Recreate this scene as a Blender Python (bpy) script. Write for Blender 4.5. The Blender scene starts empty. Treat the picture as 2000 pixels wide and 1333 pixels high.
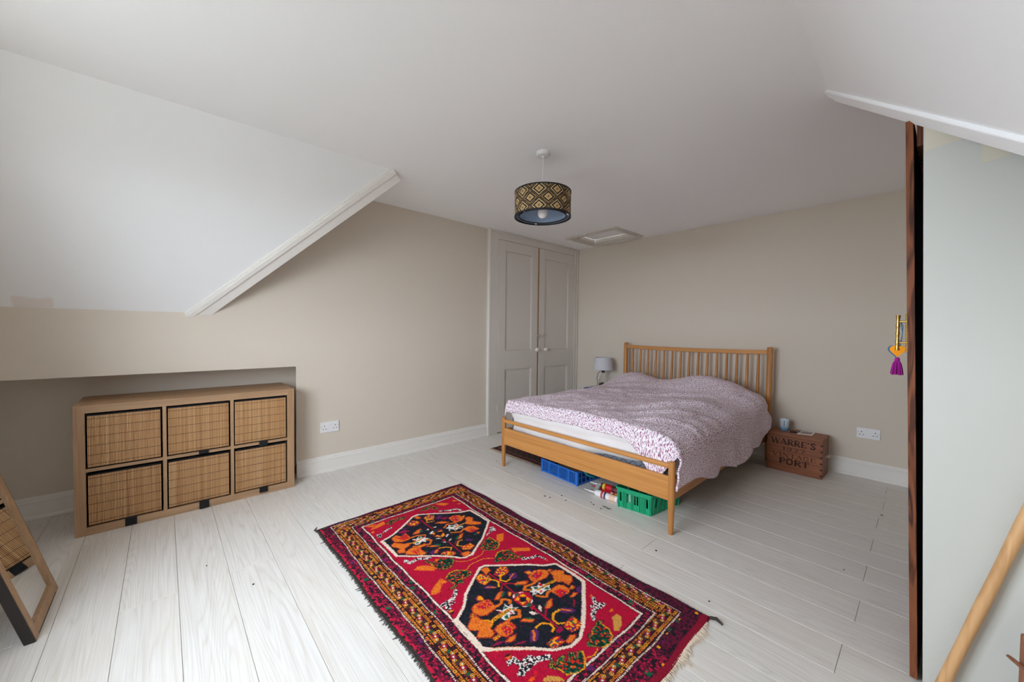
import bpy, math, random
import numpy as np
from mathutils import Vector, Matrix, noise

# ------------------------------------------------------------------ camera, sky, light, exposure
SC = bpy.context.scene
COL = SC.collection
H = 2.3562                      # ceiling height
YR = -5.1                       # rear wall (behind the camera)
XR = 3.81                       # right-hand wall

def make_camera():
    f, pitch, roll, yaw = 745.6824, 0.0261, 0.011, 0.8304
    fw = Vector((-math.sin(yaw)*math.cos(pitch), math.cos(yaw)*math.cos(pitch), -math.sin(pitch)))
    rt = Vector((math.cos(yaw), math.sin(yaw), 0)); up = rt.cross(fw)
    r2 = rt*math.cos(roll) + up*math.sin(roll); u2 = -rt*math.sin(roll) + up*math.cos(roll)
    cd = bpy.data.cameras.new('camera'); cam = bpy.data.objects.new('camera', cd); COL.objects.link(cam)
    m = Matrix((r2, u2, -fw)).transposed().to_4x4(); m.translation = Vector((3.4045, -4.3503, 1.2))
    cam.matrix_world = m
    cd.sensor_width = 36; cd.lens = f/2000*36; cd.clip_start = 0.02
    SC.camera = cam
make_camera()

SC.view_settings.view_transform = 'Standard'
SC.view_settings.look = 'None'
SC.view_settings.gamma = 1
SC.view_settings.use_curve_mapping = False
SC.view_settings.exposure = 0.16
SC.cycles.max_bounces = 14
SC.cycles.diffuse_bounces = 9
SC.cycles.transparent_max_bounces = 12

WIN = (1.20, 2.75, 0.75, 2.02)   # window opening in the rear wall: x0, x1, z0, z1
SKY = 18.5
def make_sky():
    w = bpy.data.worlds.new('overcast_sky'); SC.world = w; w.use_nodes = True
    bg = w.node_tree.nodes['Background']
    bg.inputs[0].default_value = (0.86, 0.955, 1.06, 1); bg.inputs[1].default_value = SKY
    ld = bpy.data.lights.new('window_portal', 'AREA'); ld.shape = 'RECTANGLE'
    ld.size = WIN[1]-WIN[0]; ld.size_y = WIN[3]-WIN[2]; ld.cycles.is_portal = True
    lo = bpy.data.objects.new('window_portal', ld); COL.objects.link(lo)
    lo.location = ((WIN[0]+WIN[1])/2, YR-0.11, (WIN[2]+WIN[3])/2)
    lo.rotation_euler = (math.radians(90), 0, 0)
make_sky()

# ------------------------------------------------------------------ mesh helpers
class G:
    """collects boxes, bars, tubes and lathes into one mesh (world coordinates)"""
    def __init__(s): s.v = []; s.f = []
    def add(s, vs, fs):
        n = len(s.v); s.v += [tuple(p) for p in vs]; s.f += [tuple(i+n for i in f) for f in fs]; return s
    def hexa(s, p):
        return s.add(p, [(0,3,2,1),(4,5,6,7),(0,1,5,4),(1,2,6,5),(2,3,7,6),(3,0,4,7)])
    def box(s, x0,x1,y0,y1,z0,z1):
        return s.hexa([(x0,y0,z0),(x1,y0,z0),(x1,y1,z0),(x0,y1,z0),(x0,y0,z1),(x1,y0,z1),(x1,y1,z1),(x0,y1,z1)])
    def prism(s, poly, z0, z1, fn=None):
        fn = fn or (lambda a,b,c:(a,b,c)); n = len(poly)
        vs = [fn(a,b,z0) for a,b in poly]+[fn(a,b,z1) for a,b in poly]
        fs = [tuple(range(n-1,-1,-1)), tuple(range(n,2*n))]+[(i,(i+1)%n,n+(i+1)%n,n+i) for i in range(n)]
        return s.add(vs, fs)
    def tube(s, path, r, n=10, cap=True):
        path = [Vector(p) for p in path]; rs = r if isinstance(r,(list,tuple)) else [r]*len(path)
        vs=[]; fs=[]; ref=None
        for i,p in enumerate(path):
            d=(path[min(i+1,len(path)-1)]-path[max(i-1,0)]).normalized()
            if ref is None: ref = Vector((0,0,1)) if abs(d.z)<.9 else Vector((1,0,0))
            a=(ref-d*ref.dot(d)).normalized(); ref=a; b=d.cross(a)
            for k in range(n):
                t=2*math.pi*k/n; vs.append(p+(a*math.cos(t)+b*math.sin(t))*rs[i])
        m=len(path)
        for i in range(m-1):
            for k in range(n):
                fs.append((i*n+k,i*n+(k+1)%n,(i+1)*n+(k+1)%n,(i+1)*n+k))
        if cap: fs += [tuple(range(n-1,-1,-1)), tuple((m-1)*n+k for k in range(n))]
        return s.add(vs,fs)
    def cyl(s, a, b, r0, r1=None, n=20): return s.tube([a,b],[r0,r0 if r1 is None else r1],n)
    def lathe(s, prof, c=(0,0,0), n=32, cap=(True,True), ax='z'):
        vs=[]; fs=[]
        for r,z in prof:
            for k in range(n):
                t=2*math.pi*k/n; q=(r*math.cos(t),r*math.sin(t),z)
                if ax=='x': q=(q[2],q[0],q[1])
                if ax=='y': q=(q[1],q[2],q[0])
                vs.append((c[0]+q[0],c[1]+q[1],c[2]+q[2]))
        for i in range(len(prof)-1):
            for k in range(n): fs.append((i*n+k,i*n+(k+1)%n,(i+1)*n+(k+1)%n,(i+1)*n+k))
        if cap[0]: fs.append(tuple(range(n-1,-1,-1)))
        if cap[1]: fs.append(tuple((len(prof)-1)*n+k for k in range(n)))
        return s.add(vs,fs)
    def grid(s, fn, nu, nv):
        vs=[fn(i/(nu-1),j/(nv-1)) for j in range(nv) for i in range(nu)]
        fs=[(j*nu+i,j*nu+i+1,(j+1)*nu+i+1,(j+1)*nu+i) for j in range(nv-1) for i in range(nu-1)]
        return s.add(vs,fs)

def mesh_of(g, name, off=(0,0,0)):
    me = bpy.data.meshes.new(name)
    me.from_pydata([(x-off[0],y-off[1],z-off[2]) for x,y,z in g.v], [], g.f); me.update()
    return me
def obj(name, g, mat, parent=None, bevel=0, smooth=False, label=None, kind=None, seg=2):
    off = (0,0,0)
    p = parent
    while p is not None: off = tuple(off[i]+p.location[i] for i in range(3)); p = p.parent
    me = mesh_of(g, name, off); me.materials.append(mat)
    o = bpy.data.objects.new(name, me); COL.objects.link(o); o.parent = parent
    if smooth:
        for q in me.polygons: q.use_smooth = True
        me.set_sharp_from_angle(angle=math.radians(40))
    if bevel:
        b = o.modifiers.new('bevel','BEVEL'); b.width = bevel; b.segments = seg; b.limit_method = 'ANGLE'; b.angle_limit = math.radians(35)
    if label: o['label'] = label
    if kind: o['kind'] = kind
    return o
def thing(name, label, cat, loc=(0,0,0), group=None):
    o = bpy.data.objects.new(name, None); COL.objects.link(o); o.location = loc
    o.empty_display_size = .05; o['label'] = label; o['category'] = cat
    if group: o['group'] = group
    return o
def tag(o, label, cat, group=None):
    o['label'] = label; o['category'] = cat
    if group: o['group'] = group
    return o
def struct(name, g, mat, parent=None, bevel=0, label=None):
    o = obj(name, g, mat, parent, bevel)
    if parent is None: o['kind'] = 'structure'
    if label: o['label'] = label
    return o
def copy_tree(o, parent=None):
    c = o.copy(); COL.objects.link(c); c.parent = parent
    for ch in list(o.children): copy_tree(ch, c)
    return c

# ------------------------------------------------------------------ materials
def srgb(r,g,b):
    f=lambda c:(c/255/12.92) if c/255<=.04045 else ((c/255+.055)/1.055)**2.4
    return (f(r),f(g),f(b),1)
class N:
    def __init__(s,name):
        s.m=bpy.data.materials.new(name); s.m.use_nodes=True; s.t=s.m.node_tree; s.n=s.t.nodes; s.b=s.n['Principled BSDF']
    def new(s,typ,**kw):
        o=s.n.new(typ)
        for k,v in kw.items(): setattr(o,k,v)
        return o
    def l(s,a,b): s.t.links.new(a,b)
    def coords(s,kind='Object',scale=(1,1,1)):
        tc=s.new('ShaderNodeTexCoord'); mp=s.new('ShaderNodeMapping'); mp.inputs['Scale'].default_value=scale
        s.l(tc.outputs[kind],mp.inputs['Vector']); return mp.outputs[0]
    def noise(s,vec,scale=5,detail=3,rough=.5,dist=0):
        o=s.new('ShaderNodeTexNoise'); o.inputs['Scale'].default_value=scale; o.inputs['Detail'].default_value=detail
        o.inputs['Roughness'].default_value=rough; o.inputs['Distortion'].default_value=dist
        s.l(vec,o.inputs['Vector']); return o.outputs['Fac']
    def ramp(s,fac,stops):
        o=s.new('ShaderNodeValToRGB'); e=o.color_ramp.elements
        while len(e)<len(stops): e.new(.5)
        for k,(p,c) in enumerate(stops): e[k].position=p; e[k].color=c if len(c)==4 else (*c,1)
        s.l(fac,o.inputs[0]); return o.outputs[0]
    def mix(s,fac,a,b,mode='MIX'):
        o=s.new('ShaderNodeMix',data_type='RGBA',blend_type=mode)
        for sock,val in ((o.inputs[0],fac),(o.inputs[6],a),(o.inputs[7],b)):
            if hasattr(val,'is_linked'): s.l(val,sock)
            else: sock.default_value=val
        return o.outputs[2]
    def bump(s,h,strength=.2,dist=.01):
        o=s.new('ShaderNodeBump'); o.inputs['Strength'].default_value=strength; o.inputs['Distance'].default_value=dist
        s.l(h,o.inputs['Height']); s.l(o.outputs[0],s.b.inputs['Normal'])
def plain(name,c,rough=.5,metal=0,spec=.5,bump=0,bscale=60,var=0):
    n=N(name); n.b.inputs['Base Color'].default_value=c; n.b.inputs['Roughness'].default_value=rough
    n.b.inputs['Metallic'].default_value=metal; n.b.inputs['Specular IOR Level'].default_value=spec
    if bump or var:
        v=n.coords(); h=n.noise(v,bscale,4,.6)
        if bump: n.bump(h,bump,.004)
        if var:
            d=tuple(x*(1-var) for x in c[:3])+(1,)
            n.l(n.ramp(n.noise(v,6,3),[(.3,d),(.7,c)]),n.b.inputs['Base Color'])
    return n.m
def wood(name,c1,c2,axis=0,scale=1.0,rough=.45,contrast=(.3,.7),bump=.15,fine=90):
    """fine straight grain running along the given axis"""
    n=N(name); sc=[fine*scale]*3; sc[axis]=2.2*scale; v=n.coords(scale=sc)
    f1=n.noise(v,1,4,.6,.6); sc2=[14*scale]*3; sc2[axis]=.9*scale; f2=n.noise(n.coords(scale=sc2),1,3,.5,1.2)
    mixf=n.new('ShaderNodeMath',operation='MULTIPLY_ADD'); n.l(f1,mixf.inputs[0]); mixf.inputs[1].default_value=.55; 
    m2=n.new('ShaderNodeMath',operation='MULTIPLY'); n.l(f2,m2.inputs[0]); m2.inputs[1].default_value=.45; n.l(m2.outputs[0],mixf.inputs[2])
    n.l(n.ramp(mixf.outputs[0],[(contrast[0],c1),(contrast[1],c2)]),n.b.inputs['Base Color'])
    n.b.inputs['Roughness'].default_value=rough; n.bump(f1,bump,.002)
    return n.m

WHITE_CEIL=plain('ceiling_paint',srgb(247,248,250),.85,bump=.06,bscale=9)
CREAM=plain('cream_wall_paint',srgb(213,203,189),.8,bump=.06,bscale=40)
SKIRT=plain('white_gloss_paint',srgb(232,229,224),.4,bump=.03,bscale=30)
PANELWHITE=plain('white_panel_paint',srgb(200,202,197),.6,bump=.04,bscale=20)
CUPBOARD=plain('stone_grey_paint',srgb(212,206,198),.55,bump=.04,bscale=30)
OAK_BED=wood('oak_bed',srgb(176,116,56),srgb(212,150,82),0,.9,.42,(.3,.7))
OAK_BEDY=wood('oak_bed_lengthwise',srgb(158,100,44),srgb(214,152,84),1,.9,.42,(.32,.68))
OAK_BEDZ=wood('oak_bed_upright',srgb(150,94,42),srgb(206,144,78),2,.9,.42,(.32,.68))
OAK_SHELF=wood('oak_veneer',srgb(150,116,84),srgb(188,153,118),1,1.1,.5,(.32,.68))
OAK_SHELFZ=wood('oak_veneer_upright',srgb(150,116,84),srgb(188,153,118),2,1.1,.5,(.32,.68))
BLACKCLOTH=plain('black_fabric',srgb(24,24,27),.9,bump=.3,bscale=300)
BLACKWOOD=plain('black_stain',srgb(42,37,36),.5)
BRASS=plain('brass',srgb(196,164,92),.28,1)
GREYMETAL=plain('steel',srgb(170,170,168),.35,1)
WHITEPLASTIC=plain('white_plastic',srgb(232,232,234),.35)
DARKHOLE=plain('dark_socket',srgb(20,20,20),.7)
CRATEWOOD=wood('crate_wood',srgb(112,62,36),srgb(168,104,66),0,.8,.55,(.3,.72),.2,60)
CRATEEND=wood('crate_end_wood',srgb(104,58,36),srgb(146,88,58),2,.8,.55,(.3,.72),.2,60)
BLACK=plain('black_paint',srgb(14,12,12),.6)  # black parts, and painted shade inside cupboard and wardrobe
# ------------------------------------------------------------------ floor of whitewashed planks
def floor_material():
    n=N('whitewashed_oak'); oi=n.new('ShaderNodeObjectInfo')
    tc=n.new('ShaderNodeTexCoord'); off=n.new('ShaderNodeVectorMath',operation='MULTIPLY_ADD')
    comb=n.new('ShaderNodeCombineXYZ'); n.l(oi.outputs['Random'],comb.inputs[0]); n.l(oi.outputs['Random'],comb.inputs[2])
    n.l(comb.outputs[0],off.inputs[0]); off.inputs[1].default_value=(37,11,53); n.l(tc.outputs['Object'],off.inputs[2])
    def mp(s):
        m=n.new('ShaderNodeMapping'); m.inputs['Scale'].default_value=s; n.l(off.outputs[0],m.inputs['Vector']); return m.outputs[0]
    low=n.noise(mp((.30,6.0,1)),1.0,2.5,.42,.15)
    mul=n.new('ShaderNodeMath',operation='MULTIPLY'); n.l(low,mul.inputs[0]); mul.inputs[1].default_value=44
    w=n.new('ShaderNodeMath',operation='PINGPONG'); n.l(mul.outputs[0],w.inputs[0]); w.inputs[1].default_value=.5
    w2=n.new('ShaderNodeMath',operation='MULTIPLY'); n.l(w.outputs[0],w2.inputs[0]); w2.inputs[1].default_value=2
    fine=n.noise(mp((3,160,1)),1,4,.6); broad=n.noise(mp((.8,3,1)),1.6,3)
    c=n.ramp(w2.outputs[0],[(.0,srgb(208,202,193)),(.34,srgb(222,219,214)),(1,srgb(228,226,222))])
    c=n.mix(.45,c,n.ramp(fine,[(.3,srgb(204,199,191)),(.6,srgb(232,230,227))]))
    c=n.mix(n.ramp(broad,[(.42,(0,0,0,1)),(.8,(.45,.45,.45,1))]),c,srgb(224,215,203))
    n.l(c,n.b.inputs['Base Color']); n.b.inputs['Roughness'].default_value=.42; n.b.inputs['Specular IOR Level'].default_value=.35
    n.bump(w2.outputs[0],.12,.001)
    return n.m
FLOORMAT=floor_material()
GAPMAT=plain('plank_gap',srgb(160,150,137),.9)
def make_floor():
    fl=struct('floor',G().box(-.45,XR,YR,0,-.06,-.012),GAPMAT)
    P=.1895; y0=-4.3101; rnd=random.Random(4)
    def plank(x0,x1,a,b):
        g=.0006; x0+=g; x1-=g; a+=g; b-=g; c=.0011
        q=G().add([(x0,a,-.012),(x1,a,-.012),(x1,b,-.012),(x0,b,-.012),(x0,a,-c),(x1,a,-c),(x1,b,-c),(x0,b,-c),
                   (x0+c,a+c,0),(x1-c,a+c,0),(x1-c,b-c,0),(x0+c,b-c,0)],
                  [(0,3,2,1),(0,1,5,4),(1,2,6,5),(2,3,7,6),(3,0,4,7),(4,5,9,8),(5,6,10,9),(6,7,11,10),(7,4,8,11),(8,9,10,11)])
        obj('plank',q,FLOORMAT,fl)
    for k in range(-9,23):
        a=max(y0+k*P,YR); b=min(y0+(k+1)*P,0)
        if b-a<.01: continue
        xl=-.33 if b<-3.4 else 0
        js=[1.13,3.215] if k%2 else [.30,2.37]
        js=[j+rnd.uniform(-.012,.012) for j in js]
        xs=[xl]+[j for j in js if xl+.1<j<XR-.1]+[XR]
        for u,v in zip(xs,xs[1:]): plank(u,v,a,b)
make_floor()

# ------------------------------------------------------------------ walls, sloping ceilings
def make_shell():
    g=G()
    g.prism([(0,-3.571),(0,0),(-.12,0),(-.12,-3.3),(-.45,-3.3),(-.45,-3.46),(-.33,-3.46)],-.06,H)
    g.prism([(0,YR),(0,-3.571),(-.33,-3.46),(-.45,-3.46),(-.45,YR)],.898,H)
    g.box(-.45,-.33,YR,-3.46,-.06,.898)
    struct('wall_left',g,CREAM)
    struct('wall_back',G().box(-.12,XR+.12,0,.12,-.06,H),CREAM)
    struct('wall_right',G().box(XR,XR+.12,YR,0,-.06,H),CREAM)
    x0,x1,z0,z1=WIN; g=G()
    g.box(-.45,x0,YR-.2,YR,-.06,H); g.box(x1,XR+.12,YR-.2,YR,-.06,H); g.box(x0,x1,YR-.2,YR,-.06,z0); g.box(x0,x1,YR-.2,YR,z1,H)
    struct('wall_rear',g,CREAM)
    # flat ceiling with an opening for the loft hatch
    hx0,hx1,hy0,hy1=HATCH; g=G(); t=.14
    g.box(-.45,hx0,YR-.2,.12,H,H+t); g.box(hx1,XR+.12,YR-.2,.12,H,H+t)
    g.box(hx0,hx1,YR-.2,hy0,H,H+t); g.box(hx0,hx1,hy1,.12,H,H+t)
    ce=struct('ceiling',g,WHITE_CEIL)
    def slope(xw,xc,zl,yb,yt):
        q=G().add([(xw,YR,zl),(xc,YR,H),(xw,YR,H),(xw,yb,zl),(xc,yt,H),(xw,yb,H)],
                  [(0,1,2),(3,5,4),(0,3,4,1),(1,4,5,2),(2,5,3,0)])
        return obj('slope',q,SLOPEMAT if xw==0 else WHITE_CEIL,ce)
    slope(0,.75,1.302,-4.20,-3.10); slope(XR,3.05,1.288,-3.277,-1.97)
    # moulded boards along the cut edges of the slopes
    def edge_trim(name,a,b,n,side,ext):
        a=Vector(a); b=Vector(b); d=(b-a).normalized(); a=a-d*ext; n=Vector(n).normalized(); w=n.cross(d).normalized()*side
        q=G()
        def bar(o0,o1,h0,h1):
            ps=[]
            for e in (a,b):
                for o,h in ((o0,h0),(o1,h0),(o1,h1),(o0,h1)): ps.append(e+w*o+n*h)
            q.hexa(ps)
        if ext==0:
            bar(-.030,.045,-.03,.005); bar(-.036,.012,-.03,.012); struct(name,q,WHITE_CEIL,bevel=.004); return
        bar(.004,.085,-.012,.008); bar(-.012,.020,-.015,.018); bar(-.022,.004,-.02,.012); bar(-.030,-.010,-.03,.005)
        struct(name,q,SKIRT,bevel=.003)
    edge_trim('trim_1',(0,-4.20,1.302),(.75,-3.10,H),(1.405,0,-1),-1,.055)
    edge_trim('trim_2',(XR,-3.277,1.288),(3.05,-1.97,H),(-1.405,0,-1),1,0)
def slope_paint():
    n=N('slope_paint'); v=n.coords(); sep=n.new('ShaderNodeSeparateXYZ'); n.l(v,sep.inputs[0])
    ns=n.noise(v,14,3)
    def band(sock,c,h,soft=.012):
        a=n.new('ShaderNodeMath',operation='SUBTRACT'); n.l(sock,a.inputs[0]); a.inputs[1].default_value=c
        b=n.new('ShaderNodeMath',operation='ABSOLUTE'); n.l(a.outputs[0],b.inputs[0])
        e=n.new('ShaderNodeMath',operation='MULTIPLY_ADD'); n.l(ns,e.inputs[0]); e.inputs[1].default_value=.05; n.l(b.outputs[0],e.inputs[2])
        return n.ramp(e.outputs[0],[(max(0,h+.025-soft),(1,1,1,1)),(h+.025,(0,0,0,1))])
    m=n.mix(1.0,band(sep.outputs[1],-4.885,.075),band(sep.outputs[2],1.318,.045),'MULTIPLY')
    n.l(n.mix(m,srgb(238,239,240),srgb(232,224,219)),n.b.inputs['Base Color']); n.b.inputs['Roughness'].default_value=.85
    n.bump(n.noise(v,9,4,.6),.06,.004)
    return n.m
SLOPEMAT=slope_paint()
HATCH=(.41,.99,-.62,-.17)
make_shell()

# ------------------------------------------------------------------ skirting boards
def skirting(name,a,b,nrm,mat=SKIRT):
    a=Vector((a[0],a[1],0)); b=Vector((b[0],b[1],0)); n=Vector((nrm[0],nrm[1],0))
    prof=[(0,0),(.026,0),(.026,.012),(.020,.022),(.018,.024),(.018,.098),(.022,.101),(.022,.108),(.014,.114),(.014,.124),(.008,.130),(.006,.1366),(0,.1366)]
    q=G(); k=len(prof)
    vs=[e+n*o+Vector((0,0,h)) for e in (a,b) for o,h in prof]
    q.add(vs,[tuple(range(k-1,-1,-1)),tuple(range(k,2*k))]+[(i,(i+1)%k,k+(i+1)%k,k+i) for i in range(k)])
    struct(name,q,mat)
skirting('baseboard_left',(0,-1.64),(0,-3.571),(1,0))
skirting('baseboard_recess',(-.33,-3.46),(-.33,YR),(1,0))
skirting('baseboard_back',(0.03,0),(XR,0),(0,-1))
skirting('baseboard_right',(XR,0),(XR,-1.40),(-1,0))
skirting('baseboard_rear',(-.33,YR),(XR,YR),(0,1))

# ------------------------------------------------------------------ window behind the camera
def make_window():
    x0,x1,z0,z1=WIN; w=bpy.data.objects.new('window_1',None); COL.objects.link(w); w['kind']='structure'
    w.location=((x0+x1)/2,YR,z0); y=YR-.12; f=.055
    for a in ((x0,x1,y-.03,y+.03,z0,z0+f),(x0,x1,y-.03,y+.03,z1-f,z1),(x0,x0+f,y-.03,y+.03,z0+f,z1-f),(x1-f,x1,y-.03,y+.03,z0+f,z1-f)):
        obj('window_frame',G().box(*a),SKIRT,w,bevel=.004)
    n=3; step=(x1-x0)/n
    for k in range(1,n): obj('mullion',G().box(x0+k*step-.03,x0+k*step+.03,y-.03,y+.03,z0+f,z1-f),SKIRT,w,bevel=.004)
    gm=N('window_glass'); tr=gm.new('ShaderNodeBsdfTransparent'); gl=gm.new('ShaderNodeBsdfGlossy'); gl.inputs['Roughness'].default_value=.02
    mx=gm.new('ShaderNodeMixShader'); mx.inputs[0].default_value=.06; gm.l(tr.outputs[0],mx.inputs[1]); gm.l(gl.outputs[0],mx.inputs[2])
    gm.l(mx.outputs[0],gm.n['Material Output'].inputs[0])
    for k in range(n): obj('pane',G().box(x0+k*step+.03,x0+(k+1)*step-.03,y-.003,y+.003,z0+f,z1-f),gm.m,w)
    obj('window_sill',G().box(x0-.06,x1+.06,YR-.1,YR+.06,z0-.03,z0),SKIRT,w,bevel=.005)
make_window()

struct('ground',G().box(-60,60,-80,YR-.25,-6.6,-6.5),plain('street_ground',srgb(120,120,112),.9,var=.2))  # unseen ground, added to keep bright sky below the horizon off the ceiling

# ------------------------------------------------------------------ loft hatch in the ceiling
def make_hatch():
    x0,x1,y0,y1=HATCH; t=thing('loft_hatch','white panelled loft hatch set in a moulded frame in the ceiling','hatch',((x0+x1)/2,(y0+y1)/2,H))
    w=.075
    def fr(a,b,c,d): 
        obj('frame',G().box(a,b,c,d,H-.014,H),CUPBOARD,t,bevel=.004)
        i=.02; obj('frame',G().box(a+i,b-i,c+i,d-i,H-.026,H-.013),CUPBOARD,t,bevel=.006)
    fr(x0-w,x1+w,y0-w,y0); fr(x0-w,x1+w,y1,y1+w); fr(x0-w,x0,y0,y1); fr(x1,x1+w,y0,y1)
    for a in ((x0,x1,y0,y0+.015),(x0,x1,y1-.015,y1),(x0,x0+.015,y0,y1),(x1-.015,x1,y0,y1)): obj('lining',G().box(*a,H-.002,H+.075),CUPBOARD,t)
    obj('hatch_panel',G().box(x0+.018,x1-.018,y0+.018,y1-.018,H+.045,H+.06),WHITE_CEIL,t,bevel=.003)
    obj('catch',G().box(x0+.015,x0+.045,y0+.05,y0+.075,H+.0,H+.045).cyl((x0+.03,y0+.06,H+.005),(x0+.03,y0+.06,H+.02),.008,n=10),plain('dull_brass',srgb(120,98,62),.4,.8),t,label='small dull brass catch')
make_hatch()

# ------------------------------------------------------------------ fitted cupboard in the left wall
def make_cupboard():
    t=thing('fitted_cupboard','tall grey painted two door cupboard built into the wall beside the bed','cupboard',(.02,-.82,0))
    fx=.03
    obj('frame',G().box(0,fx,-1.635,-1.4835,0,H-.001),CUPBOARD,t,bevel=.003)
    obj('frame',G().box(0,fx,-.121,-.001,0,H-.001),CUPBOARD,t,bevel=.003)
    obj('frame',G().box(0,fx,-1.4835,-.121,2.259,H-.001),CUPBOARD,t,bevel=.003)
    obj('moulding',G().tube([(fx,-1.628,0),(fx,-1.628,H-.01)],.007,8).tube([(fx,-1.612,0),(fx,-1.612,H-.01)],.005,8),SKIRT,t,smooth=True)
    obj('moulding',G().tube([(fx,-1.60,H-.02),(fx,-.05,H-.02)],.010,8),CUPBOARD,t,smooth=True)
    obj('moulding',G().tube([(fx,-.03,0),(fx,-.03,H-.01)],.006,8).tube([(fx,-.08,0),(fx,-.08,H-.01)],.005,8),CUPBOARD,t,smooth=True)
    obj('interior',G().box(0,.004,-1.4835,-.121,0,2.259),BLACK,t)  # thin black sheet on the wall, painted shade for the door gaps
    barewood=plain('worn_bare_wood',srgb(176,132,84),.7,var=.3,bump=.3,bscale=120)
    def leaf(y0,y1,side):
        st=.105; a,b=y0+st,y1-st; z=[.012,.255,.742,.965,2.135,2.255]
        g=G(); x0,x1=.004,.031
        g.box(x0,x1,y0,a,z[0],z[5]); g.box(x0,x1,b,y1,z[0],z[5])
        for p,q in ((0,1),(2,3),(4,5)): g.box(x0,x1,a,b,z[p],z[q])
        d=obj('door',g,CUPBOARD,t,bevel=.0015)
        for p,q in ((1,2),(3,4)):
            obj('panel',G().box(x0,.017,a,b,z[p],z[q]),CUPBOARD,d)
            gm=G(); r=.006
            for u,v in (((a+r,z[p]),(a+r,z[q])),((b-r,z[p]),(b-r,z[q])),((a,z[p]+r),(b,z[p]+r)),((a,z[q]-r),(b,z[q]-r))):
                gm.tube([(.020,u[0],u[1]),(.020,v[0],v[1])],r,8)
            obj('panel_moulding',gm,CUPBOARD,d,smooth=True)
        ky=y1-.032 if side<0 else y0+.100
        obj('knob',G().lathe([(.010,0),(.010,.012),(.022,.020),(.027,.032),(.022,.044),(.008,.050)],(x1,ky,.966),20,ax='x'),SKIRT,d,smooth=True,label='round white painted knob')
        ly=y1-.022 if side<0 else y0+.078
        obj('peg_knob',G().lathe([(.007,0),(.007,.012),(.014,.018),(.016,.026),(.010,.034)],(x1,ly+(.01 if side<0 else 0),1.14),16,ax='x'),plain('peeling_paint',srgb(186,172,152),.6,var=.3),d,smooth=True,label='small worn peg knob')
        hy=y0-.002 if side<0 else y1+.002
        for hz in (2.03,.29): obj('hinge',G().cyl((fx+.004,hy,hz-.035),(fx+.004,hy,hz+.035),.006,n=10).box(fx,fx+.003,hy-.014,hy+.014,hz-.03,hz+.03),CUPBOARD,d,bevel=.001)
        if side<0: obj('worn_edge',G().box(x0,.029,y1,y1+.020,z[0],z[5]),barewood,d,label='bare worn wooden edge where the paint has rubbed off')
    leaf(-1.4815,-.832,-1); leaf(-.803,-.123,1)
make_cupboard()

# ------------------------------------------------------------------ double sockets
def make_socket(label,c,u,n,flip=1):
    """c centre on the wall, u unit vector along the wall (left to right as seen), n wall normal"""
    t=thing('wall_socket',label,'socket',c)
    c=Vector(c); u=Vector(u); n=Vector(n); z=Vector((0,0,1))
    def blk(a0,a1,b0,b1,d0,d1):
        return [c+u*a+z*b+n*d for d in (d0,d1) for a,b in ((a0,b0),(a1,b0),(a1,b1),(a0,b1))]
    obj('plate',G().hexa(blk(-.073,.073,-.044,.044,0,.010)),WHITEPLASTIC,t,bevel=.003)
    for s in (-1,1):
        a=s*.0105; obj('switch',G().hexa(blk(a-.0075,a+.0075,.013,.034,.009,.014)),WHITEPLASTIC,t,bevel=.0015)
        o=s*.042; q=G().hexa(blk(o-.0025,o+.0025,.006,.016,.0095,.0106))
        for e in (-1,1): q.hexa(blk(o+e*.011-.004,o+e*.011+.004,-.016,-.011,.0095,.0106))
        obj('pin_holes',q,DARKHOLE,t)
        obj('screw',G().hexa(blk(s*.0655-.003,s*.0655+.003,.003,.008,.0095,.0106)),GREYMETAL,t)
make_socket('white double wall socket above the skirting beside the oak shelf unit',(0,-3.319,.3745),(0,1,0),(1,0,0))
make_socket('white double wall socket above the skirting beside the wooden crate',(3.0785,0,.3745),(1,0,0),(0,-1,0))

# ------------------------------------------------------------------ cube shelf unit and bamboo baskets
SX0,SX1,SY0,SY1,SH=-.2440,.1817,-4.7298,-3.6251,.7489
FT=.045; DT=.018
def make_shelf():
    t=thing('cube_shelf_unit','oak veneer shelf unit with six cube compartments half inside the wall recess','shelf unit',((SX0+SX1)/2,(SY0+SY1)/2,0))
    obj('side_panel',G().box(SX0,SX1,SY0,SY0+FT,0,SH),OAK_SHELFZ,t,bevel=.0012); obj('side_panel',G().box(SX0,SX1,SY1-FT,SY1,0,SH),OAK_SHELFZ,t,bevel=.0012)
    obj('top_board',G().box(SX0,SX1,SY0+FT,SY1-FT,SH-FT,SH),OAK_SHELF,t,bevel=.0012); obj('bottom_board',G().box(SX0,SX1,SY0+FT,SY1-FT,0,FT),OAK_SHELF,t,bevel=.0012)
    w=(SY1-SY0-2*FT-2*DT)/3; zm=SH/2; cells=[]
    for k in (1,2):
        y=SY0+FT+k*w+(k-1)*DT; obj('divider',G().box(SX0,SX1-.002,y,y+DT,FT,SH-FT),OAK_SHELFZ,t)
    for k in range(3):
        y=SY0+FT+k*(w+DT); obj('shelf_board',G().box(SX0,SX1-.002,y,y+w,zm-DT/2,zm+DT/2),OAK_SHELF,t)
        cells.append((y,y+w))
    return cells,zm
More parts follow.
